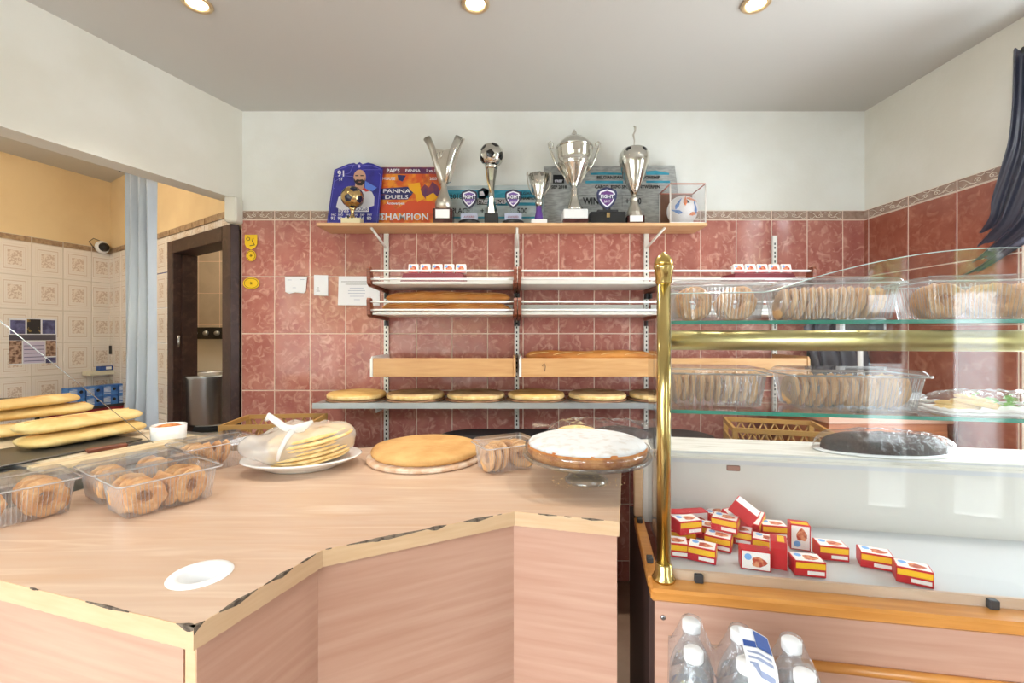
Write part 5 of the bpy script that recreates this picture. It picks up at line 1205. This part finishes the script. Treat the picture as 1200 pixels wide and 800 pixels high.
MB().box(.03, .60, .03, YL-.03, .988, .996).build('top_glass', M_glass, sw)
MB().box(.64, XL-.03, .03, YL-.03, .988, .998).build('top_board', mat('pale_board', S(226, 212, 186), .5, col2=S(204, 186, 154), scale=8), sw)
MB().box(.02, XL-.02, .02, YL-.02, .80, .81).build('inner_floor', M_stl, sw)
for k, (y0, x0) in enumerate(((.05, .08), (.36, .03), (.64, .06))):
    tr = MB().box(x0, x0+.52, y0, y0+.24, .905, .915).build('perforated_tray', mat('tray_dark', S(96, 92, 86), .4, metal=.6), sw)
    ho = MB()
    for i in range(24): ho.box(x0+.02+i*.02, x0+.03+i*.02, y0-.0006, y0+.0, .907, .913).box(x0+.02+i*.02, x0+.03+i*.02, y0+.004, y0+.012, .915, .9155)
    ho.build('perforations', M_black, tr)['kind'] = 'stuff'
def longbread(label, x, y, z, Lb, wd, th, rz, k=0, inside=False):
    r = root('long_bread', label, 'bread', M=SM @ T(x, y, z) @ RZ(rz), group='long flat breads')
    def f(u, v):
        a = 2*math.pi*u; t = 2*v-1; e = (max(0, 1-abs(t)**7))**.5
        return Vector((t*Lb/2, wd/2*e*math.cos(a)*(1+.05*math.sin(5*t+k)), th/2+th/2*max(e, .12)*math.sin(a)*(1+.12*blob(t*3, math.cos(a), k, 1.5, k))))
    MB().grid(f, 18, 22, True).build('crust', M_lb, r)
    MB().grid(lambda u, v: Vector(((2*v-1)*Lb*.44, wd*.36*(u-.5)*2*(1-abs(2*v-1)**3), th*(.99-.22*(abs(u-.5)*2)**2)+.0008+.0015*blob(v*5, u*3, k, 2, k))), 6, 14).build('browned_top', M_lbt, r)
M_lb = mat('long_bread_pale', S(240, 214, 150), .75, col2=S(226, 190, 120), scale=10, rnd=True, bump=.2, bscale=60)
M_lbt = mat('long_bread_brown', S(214, 158, 88), .7, col2=S(232, 194, 124), scale=9, rnd=True, bump=.2, bscale=60)
def loc(px, py, z): q = SM.inverted() @ onz(px, py, z); return q.x, q.y
zb = ZS
def lb(px0, py0, px1, py1, z, wd, th, label, k):
    a, b = loc(px0, py0, z), loc(px1, py1, z); L_2 = math.hypot(b[0]-a[0], b[1]-a[1]); longbread(label, (a[0]+b[0])/2, (a[1]+b[1])/2, z, L_2, wd, th, math.atan2(b[1]-a[1], b[0]-a[0]), k)
o = MB().cbox(-.36, .22, -.17, .12, 0, .006, .002).build('bread_tray', MATS['tray_dark']); o.matrix_world = SM @ T(.74, .43, ZS+.0005); tag(o, 'flat dark metal tray under the stacked long breads', 'tray')
z0 = ZS+.007
lb(20, 529, 165, 503, z0, .19, .046, 'long yellow bread at the bottom front of the left stack', 1)
lb(-60, 520, 125, 496, z0, .17, .046, 'long yellow bread lying behind the bottom front one', 2)
lb(18, 512, 158, 489, z0+.047, .19, .046, 'long yellow bread second up at the front of the left stack', 3)
lb(-80, 502, 110, 481, z0+.047, .17, .046, 'long yellow bread at the left edge, behind the front pair', 4)
lb(-60, 488, 90, 470, z0+.094, .15, .042, 'topmost long yellow bread of the left stack', 5)
longbread('long bread lying inside the tray showcase under its glass top', .30, .50, .916, .42, .10, .03, .1, 7)
# boards, pot, paddle on the showcase
pb_ = loc(140, 528, ZS)
o = MB().box(-.2, .2, -.045, .045, 0, .012).build('cutting_board', mat('pale_cutting_board', S(226, 206, 170), .6, col2=S(206, 182, 142), scale=6, stretch=(2, 10, 1))); o.matrix_world = SM @ T(.78, .10, ZS+.0005) @ RZ(-.06)
tag(o, 'pale wooden cutting board at the near edge of the showcase', 'board')
p = onz(186, 519, ZS)
r = root('white_pot', 'short white plastic pot with orange spice on top', 'pot', (p.x, p.y+.05, ZS+.0005))
MB().lathe([(.0, 0), (.052, .0), (.056, .004), (.058, .058), (.055, .059), (.053, .010), (.0, .009)], 28).build('tub', M_porc, r)
MB().lathe([(.0, .048), (.053, .048), (.03, .058), (.0, .062)], 20, fn=lambda a, z: 1).build('spice', mat('spice_orange', S(196, 110, 50), .9, col2=S(220, 150, 90), scale=60), r)
r = root('pastry_knife', 'dark-bladed pastry knife lying on the boards beside the pot', 'knife', M=SM @ T(.86, .20, ZS+.0005) @ RZ(-.25))
MB().cbox(-.10, .01, -.012, .012, 0, .014, .003).build('handle', M_redwood, r); MB().box(.01, .16, -.024, .024, .004, .007).build('blade', M_charc, r)
# thin steel stay of the showcase cover
a, b = at(-30, 352, 1.22), at(186, 524, 1.66)
MB().tube([a, b], .0012, 6).build('stay_wire', M_steel, sw, world=True)
MB().lathe([(.006, -.004), (.006, .004)], 10, T(b.x, b.y, b.z)).build('stay_foot', M_steel, sw, world=True)
# dark paddle shape on a rack at the annex wall
# ------------------------------------------------------------------ annex wall things (on the wall left of the door)
def fw(s, z, off=.014): p = FW0+FWd*s+nf/.006*off; return Vector((p.x, p.y, z))
fa = math.atan2(dUf.y, dUf.x)
def fwpx(px, py):                                  # point of the annex wall seen at px,py
    k = (px-CX)/F; s = (FW0.x-k*FW0.y)/(k*FWd.y-FWd.x); d = FW0.y+FWd.y*s; return s, H+(CY-py)/F*d
def FM(px, py, off=.014): s, z = fwpx(px, py); q = fw(s, z, off); return T(q.x, q.y, q.z) @ RZ(fa), s, z
def fl_rect(px0, py0, px1, py1, s0, z0):
    a, za_ = fwpx(px0, py0); b, zb_ = fwpx(px1, py0); _, zc = fwpx((px0+px1)/2, py1); _, zd = fwpx((px0+px1)/2, py0)
    return (s0-a), (s0-b), zc-z0, zd-z0
Mc, s0, z0_ = FM(37, 426)
cal = root('wall_calendar', 'printed wall calendar with sea photographs on the cream tiles', 'calendar', M=Mc)
def cp(n, r4, m, lay=1): 
    a, b, c, d_ = fl_rect(*r4, s0, z0_); return MB().box(a, b, -.001*lay-.0015, -.001*lay, c, d_).build(n, m, cal)
cp('sheet', (8.5, 373, 65, 426), M_paper, 0)
M_sea = mat('sea_print', S(110, 112, 160), .6, col2=S(70, 70, 110), scale=20); M_dk = mat('night_print', S(46, 44, 50), .6, col2=S(190, 160, 90), scale=24, lo=.55, hi=.65); M_ter = mat('stone_print', S(190, 160, 140), .7, col2=S(110, 80, 66), scale=50)
cp('photo', (10.5, 375, 28, 391), M_sea); cp('photo', (30, 374, 46, 391), M_dk); cp('photo', (48, 375, 63, 391), M_sea)
cp('dark_strip', (9, 392, 64, 398.5), mat('strip_print', S(84, 80, 92), .6)); cp('side_pattern', (9, 399, 24, 426), M_ter); cp('side_pattern', (52, 399, 64, 417), M_ter)
cp('table', (25.5, 400, 51, 425), mat('table_print', S(206, 200, 226), .7))
for k in range(5): cp('table_line', (26.5, 404.5+4.4*k, 50, 405.3+4.4*k), mat('table_ink', S(104, 98, 140), .7), 2)
cp('caption', (52, 418.5, 64, 425), M_sea)
Mb, s0, z0_ = FM(116, 290, .03)
cm_ = root('dome_camera', 'white dome security camera on the annex wall border', 'camera', M=Mb)
MB().lathe([(.0, 0), (.05, 0), (.052, .012), (.045, .024)], 24, RX(R90)).build('housing', M_white, cm_)
MB().sphere(.036, 18, 10, T(0, -.03, 0)).build('dome', M_black, cm_)
MB().tube([(-.05, -.004, -.02), (-.09, -.006, .03), (-.06, -.008, .06), (-.02, -.01, .05)], .003, 6).build('cable', M_charc, cm_)
# narrow shelf with price holder and packs
Mb, s0, z0_ = FM(112, 437, .014)
sv = root('wall_ledge', 'narrow cream ledge fixed to the annex tiles', 'shelf', M=Mb); MB().cbox(-.10, .12, -.10, 0, -.012, .022, .002).build('board', M_crumb if False else mat('ledge_cream', S(226, 220, 196), .5), sv)
pk_ = root('blue_pack', 'small blue and white pack on the narrow cream ledge', 'pack', M=Mb @ T(.04, -.05, .0225)); MB().cbox(-.06, .06, -.025, .025, 0, .035, .003).build('pack', M_navy, pk_); MB().box(-.02, .02, -.0257, -.025, .008, .03).build('print', M_white, pk_)
ph_ = root('price_holder', 'dark price holder standing up on the narrow cream ledge', 'holder', M=Mb @ T(.10, -.04, .0225)); MB().box(.01, .02, -.004, .004, 0, .20).build('post', M_charc, ph_); MB().box(-.04, .02, -.006, -.004, .13, .2).build('plate', M_charc, ph_); MB().box(-.02, .009, -.004, -.002, .01, .12).build('slip', M_paper, ph_)
# stacks of blue packs on a red rack below
Mb, s0, z0_ = FM(100, 476, .014)
rk = root('red_rack', 'red metal rack standing against the annex wall under the blue packs', 'rack', M=T(Mb.translation.x, Mb.translation.y, 0) @ RZ(fa))
zr = .86
MB().cbox(-.35, .30, -.32, -.01, zr-.04, zr, .004).build('top', mat('red_paint', S(150, 30, 40), .4), rk); MB().box(-.34, .29, -.31, -.02, .45, .47).build('shelf', MATS['red_paint'], rk)
for sx in (-.33, .27):
    for sy in (-.30, -.03): MB().box(sx, sx+.02, sy-.01, sy+.01, 0, zr-.04).build('leg', M_charc, rk)
MB().box(-.35, .30, -.325, -.32, zr-.01, zr+.01).build('front_rail', M_charc, rk)
M_pk = mat('pack_blue', S(52, 104, 186), .4, col2=S(80, 140, 214), scale=20, rnd=True)
pkm = MB().cbox(-.05, .05, -.04, .04, 0, .078, .002).mesh('wrapper'); pkm.materials.append(M_pk)
pl1 = MB().box(-.046, .0, -.0408, -.04, .01, .068).mesh('print_panel'); pl1.materials.append(mat('pack_white', S(206, 220, 240), .5, col2=S(90, 130, 200), scale=60, stretch=(.2, 1, 3)))
pl2 = MB().lathe([(.012, 0), (.012, .001)], 10, T(.025, -.04, .045) @ RX(R90)).mesh('print_dot'); pl2.materials.append(M_black)
ix = 0
for k in range(5):
    for j in range(2):
        q = root('blue_pack', 'blue printed pack, %s layer, %s from the left on the red rack' % (['lower', 'upper'][j], ['first', 'second', 'third', 'fourth', 'fifth'][k]), 'pack', M=rk.matrix_world @ T(-.23+.108*k, -.26, zr+.0005+.0785*j) @ RZ(random.uniform(-.04, .04)), group='blue packs on the red rack')
        put('wrapper', pkm, None, q); put('print_panel', pl1, None, q); put('print_dot', pl2, None, q)
# dark peel lying on the rack at the left edge
q = root('bread_peel', 'dark flat bread peel blade poking in at the left edge of the picture', 'peel', M=T(*at(-8, 470, 2.62)) @ RZ(.35))
MB().prism([(-.3, -.05), (.05, -.06), (.16, -.02), (.235, .02), (.16, .05), (-.3, .05)], 0, .012).build('blade', M_charc, q)
MB().box(-.012, .012, -.012, .012, -q.matrix_world.translation.z, 0, T(-.1, 0, 0)).build('stand', M_charc, q)
# ------------------------------------------------------------------ curtains
def fold(u, n, amp): return amp*math.sin(u*n*2*math.pi)
lb_n = Vector((LWd.y, -LWd.x, 0)); lb_n = lb_n if lb_n.x < 0 else -lb_n           # towards the annex, away from the beam
cu = root('doorway_curtain', 'pale blue-grey curtain hanging in the side opening', 'curtain', M=T(-1.895, 2.32, 0) @ RZ(math.radians(-12)))
def cf(u, v):
    wdt = .175+.035*(1-v); x = (u-.5)*wdt-.012*(1-v); return Vector((x, fold(u, 3.2, .020+.012*(1-v))+.010*math.sin(u*21+v*4), .03+2.21*v))
MB().grid(cf, 70, 24).build('cloth', M_curtl, cu)
MB().tube([(-.13, 0, 2.25), (.09, 0, 2.25)], .008, 8).build('rod', M_charc, cu)
for k in range(4): MB().tube([(-.07+.045*k+.014*math.cos(a), -.003, 2.245+.014*math.sin(a)) for a in [j*math.pi/5 for j in range(10)]], .002, 5, closed=True).build('ring', M_steel, cu)
# dark satin curtain gathered at the right window
left = [(1196, 60), (1195, 120), (1191, 165), (1183, 195), (1171, 235), (1168, 255), (1150, 280), (1128, 305), (1100, 328)]
dl = [1.80, 1.80, 1.82, 1.85, 1.90, 1.92, 2.02, 2.12, 2.19]
rgt = [(1262, 52), (1262, 120), (1262, 170), (1262, 205), (1250, 240), (1222, 275), (1192, 296), (1155, 318), (1108, 338)]
dr2 = [1.62, 1.62, 1.62, 1.62, 1.66, 1.74, 1.84, 1.98, 2.18]
LP = [at(p[0], p[1], d_) for p, d_ in zip(left, dl)]; RP = [at(p[0], p[1], d_) for p, d_ in zip(rgt, dr2)]
rc_ = root('satin_curtain', 'dark navy satin curtain swept aside at the right window', 'curtain', (LP[-1].x, LP[-1].y, 0))
def interp(A, t):
    k = t*(len(A)-1); i = min(int(k), len(A)-2); f_ = k-i
    p0, p1, p2, p3 = A[max(0, i-1)], A[i], A[i+1], A[min(len(A)-1, i+2)]
    return .5*((2*p1)+(p2-p0)*f_+(2*p0-5*p1+4*p2-p3)*f_*f_+(3*p1-p0-3*p2+p3)*f_**3)
def sf(u, v):
    a, b = interp(LP, v), interp(RP, v); p = a+(b-a)*u; amp = .020*min(1, (b-a).length/.12)*(1-.75*max(0, (v-.6)/.4))
    nrm = Vector((-.75, -.6, .1)).normalized()
    return p+nrm*(amp*math.sin(u*21+3*v)+.4*amp*math.sin(u*39+7*v))-Vector((.03, 0, 0))
MB().grid(sf, 70, 50).build('cloth', M_curtr, rc_, world=True)
hk = LP[-1]; MB().tube([hk+Vector((-.04, 0, .02)), hk+Vector((-.045, .0, -.03)), hk+Vector((.02, -.03, -.03)), hk+Vector((.03, -.03, .01))], .006, 6).build('tie_hook', M_steel, rc_, world=True)
a, b = at(1212, 58, 1.74), at(1275, 50, 1.55); MB().tube([a-Vector((.04, 0, 0)), b-Vector((.04, 0, 0))], .012, 8).build('curtain_rod', M_charc, rc_, world=True)
# posters on the door wall between curtain and door
def dw(px, py):
    k = (px-CX)/F; s = (D0.x-k*D0.y)/(k*Dd.y-Dd.x); d_ = D0.y+Dd.y*s; return s, H+(CY-py)/F*d_
s1, zt1 = dw(203, 318); s2, zb1 = dw(203, 412)
q0 = D0+Dd*(s1+.03)-Dn*.012
pw = root('door_poster', 'white sheet with blue banner hanging beside the dark door frame', 'poster', M=Matrix(((-Dd.x, Dn.x, 0, q0.x), (-Dd.y, Dn.y, 0, q0.y), (0, 0, 1, zb1), (0, 0, 0, 1))))
hh = zt1-zb1
MB().box(-.24, .015, -.0015, 0, 0, hh).build('sheet', M_paper, pw); MB().box(-.24, .015, -.003, -.0015, hh-.16, hh).build('banner', M_navy, pw)
MB().vprism([(-.05, hh-.14), (-.02, hh-.14), (-.01, hh-.03), (-.035, hh-.01), (-.05, hh-.05)], -.004, -.003).build('figure', M_black, pw)
for k in range(3): MB().box(-.2, -.07, -.0036, -.003, hh-.05-.03*k, hh-.04-.03*k).build('print_line', M_cl, pw)
MB().box(-.09, -.03, -.0022, -.0015, .06, .075).build('print_line', M_red, pw)
# ------------------------------------------------------------------ kitchen machines seen through the door
km = root('kitchen_cooker', 'white cooker with black knob panel in the kitchen', 'cooker', (-2.56, 3.75, 0), .15)
MB().cbox(-.30, .30, -.28, .28, 0, .86, .01).build('body', M_whitem, km)
MB().cbox(-.30, .30, .22, .28, .86, 1.47, .008).build('splash_panel', M_whitem, km)
kp = MB().vprism([(-.30, 1.37), (.27, 1.37), (.30, 1.40), (.28, 1.47), (-.30, 1.47)], .17, .22).build('control_panel', M_black, km)
for k in range(6): MB().lathe([(.022, 0), (.018, .022)], 14, T(-.22+.088*k, .17, 1.42) @ RX(R90)).build('knob', M_alu, kp)
for sx in (-.13, .13): MB().lathe([(.09, 0), (.09, .01), (.05, .015)], 18, T(sx, 0, .861)).build('burner', M_black, km)
pn = root('dark_pan', 'dark pan with lid on the kitchen cooker', 'pan', (-2.52, 3.70, .8765)); MB().lathe([(0, 0), (.10, 0), (.115, .01), (.118, .10), (.0, .10)], 24).build('body', M_charc, pn); MB().lathe([(.118, .101), (.06, .125), (.015, .13), (.012, .15), (0, .152)], 24).build('lid', M_dark, pn); MB().tube([(.115, 0, .08), (.27, .02, .1)], .012, 8).build('handle', M_redwood, pn)
bw = root('mixing_drum', 'stainless steel mixing drum on a pale base behind the door', 'machine', (-2.13, 3.3, 0))
MB().lathe([(.0, .78), (.22, .78), (.235, .80), (.24, 1.10), (.25, 1.12), (.245, 1.13), (.23, 1.12), (.22, .84), (.0, .83)], 32).build('drum', M_steel, bw)
MB().lathe([(.2, 0), (.23, .02), (.23, .72), (.18, .73), (.18, .785)], 28).build('base', M_whitem, bw)
MB().lathe([(.185, .735), (.205, .75), (.19, .778)], 28, caps=False).build('band', M_black, bw)
l = bpy.data.lights.new('kitchen_light', 'POINT'); l.energy = 14; l.color = (1, .9, .75); l.shadow_soft_size = .1
r = root('kitchen_lamp', 'round ceiling lamp in the kitchen beyond the door', 'ceiling light', (-1.9, 3.6, 2.68)); MB().lathe([(.12, 0), (.125, -.02), (.09, -.05), (0, -.06)], 20).build('lamp_shade', MATS['lamp_shade'], r); MB().lathe([(.13, 0), (.13, -.01), (.12, -.012)], 20).build('rim', M_ring, r)
lo = bpy.data.objects.new('kitchen_light', l); C.objects.link(lo); lo.parent = r; lo.location = (0, 0, -.15)
# ------------------------------------------------------------------ the street behind the camera (seen mirrored in the case glass)
struct(MB().box(-14, 16, -26, -1.25, -.2, -.1).build('ground_street', mat('asphalt', S(150, 148, 144), .9, col2=S(132, 130, 126), scale=3)))
van = root('delivery_van', 'white delivery van parked in the street outside', 'van', (2.95, -4.6, -.1), 0)
M_van = mat('van_white', S(236, 238, 240), .25)
MB().add([(-2.2, -.9, .35), (2.2, -.9, .35), (2.2, .9, .35), (-2.2, .9, .35), (-2.1, -.8, 1.95), (.9, -.8, 1.95), (.9, .8, 1.95), (-2.1, .8, 1.95), (1.7, -.85, 1.15), (2.2, -.88, 1.0), (2.2, .88, 1.0), (1.7, .85, 1.15)],
         [(0, 3, 2, 1), (4, 5, 6, 7), (0, 1, 9, 8, 5, 4), (2, 3, 7, 6, 11, 10), (0, 4, 7, 3), (1, 2, 10, 9), (5, 8, 11, 6), (8, 9, 10, 11)]).build('body', M_van, van)
for x0, x1 in ((-1.9, -1.05), (-.85, .15)): MB().box(x0, x1, .855, .87, 1.2, 1.75).build('side_window', M_black, van)
text('lettering', 'LANS', .2, mat('van_lettering', S(120, 124, 130), .5), van, T(-.36, .885, 1.52) @ RZ(math.pi) @ RX(R90), .004)
for sx in (-1.4, 1.4):
    for sy in (-.8, .8): MB().lathe([(.0, -.1), (.3, -.1), (.33, -.07), (.33, .07), (.3, .1), (.0, .1)], 24, T(sx, sy, .33) @ RX(R90)).build('wheel', M_black, van)
random.seed(21)
lfm = bpy.data.materials
M_leaf = mat('tree_leaf', S(110, 140, 78), .6, col2=S(150, 170, 110), scale=3)
for k, (x, y) in enumerate(((4.6, -9.5), (7.6, -10.5), (-1.5, -11), (-5.5, -10))):
    tr = root('street_tree', ['leafy street tree behind the van', 'leafy street tree far to the right of the van', 'leafy street tree straight across the street', 'leafy street tree on the far left across the street'][k], 'tree', (x, y, -.1), k, 'trees across the street')
    MB().tube([(0, 0, 0), (.05, 0, 1.2), (-.05, .05, 2.4), (0, 0, 3.4)], [.16, .13, .1, .05], 8).build('trunk', M_redwood, tr)
    lv = MB()
    for q in range(1500):
        while True:
            p = Vector((random.uniform(-1, 1), random.uniform(-1, 1), random.uniform(-1, 1)))
            if .25 < p.length < 1: break
        c = Vector((p.x*1.7, p.y*1.7, 3.0+p.z*1.6)); m_ = Matrix.Rotation(random.random()*6.28, 3, p.normalized()) @ Matrix.Rotation(random.random()*3, 3, 'X')
        s_ = random.uniform(.09, .17)
        lv.add([c+m_ @ Vector((-s_, 0, 0)), c+m_ @ Vector((0, s_*.5, .01)), c+m_ @ Vector((s_, 0, 0)), c+m_ @ Vector((0, -s_*.5, .01))], [(0, 1, 2, 3)])
    lv.build('foliage', M_leaf, tr, recalc=False)['kind'] = 'stuff'
hs = root('terrace_house', 'pale rendered terrace house across the street', 'building', (1, -17, -.1))
MB().box(-13, 13, -2, 0, 0, 6.5).build('wall', mat('house_render', S(190, 182, 170), .8), hs)
for i in range(8):
    for j in range(2):
        wn = MB().box(-12+3.1*i, -10.8+3.1*i, 0, .04, .9+3*j, 2.5+3*j).build('window', M_whitem, hs)
        MB().box(-11.9+3.1*i, -10.9+3.1*i, .041, .05, 1.0+3*j, 2.4+3*j).build('pane', M_black, wn)
MB().prism([(-13.2, -2.2), (13.2, -2.2), (13.2, .3), (-13.2, .3)], 6.5, 6.8).build('roof', M_charc, hs)
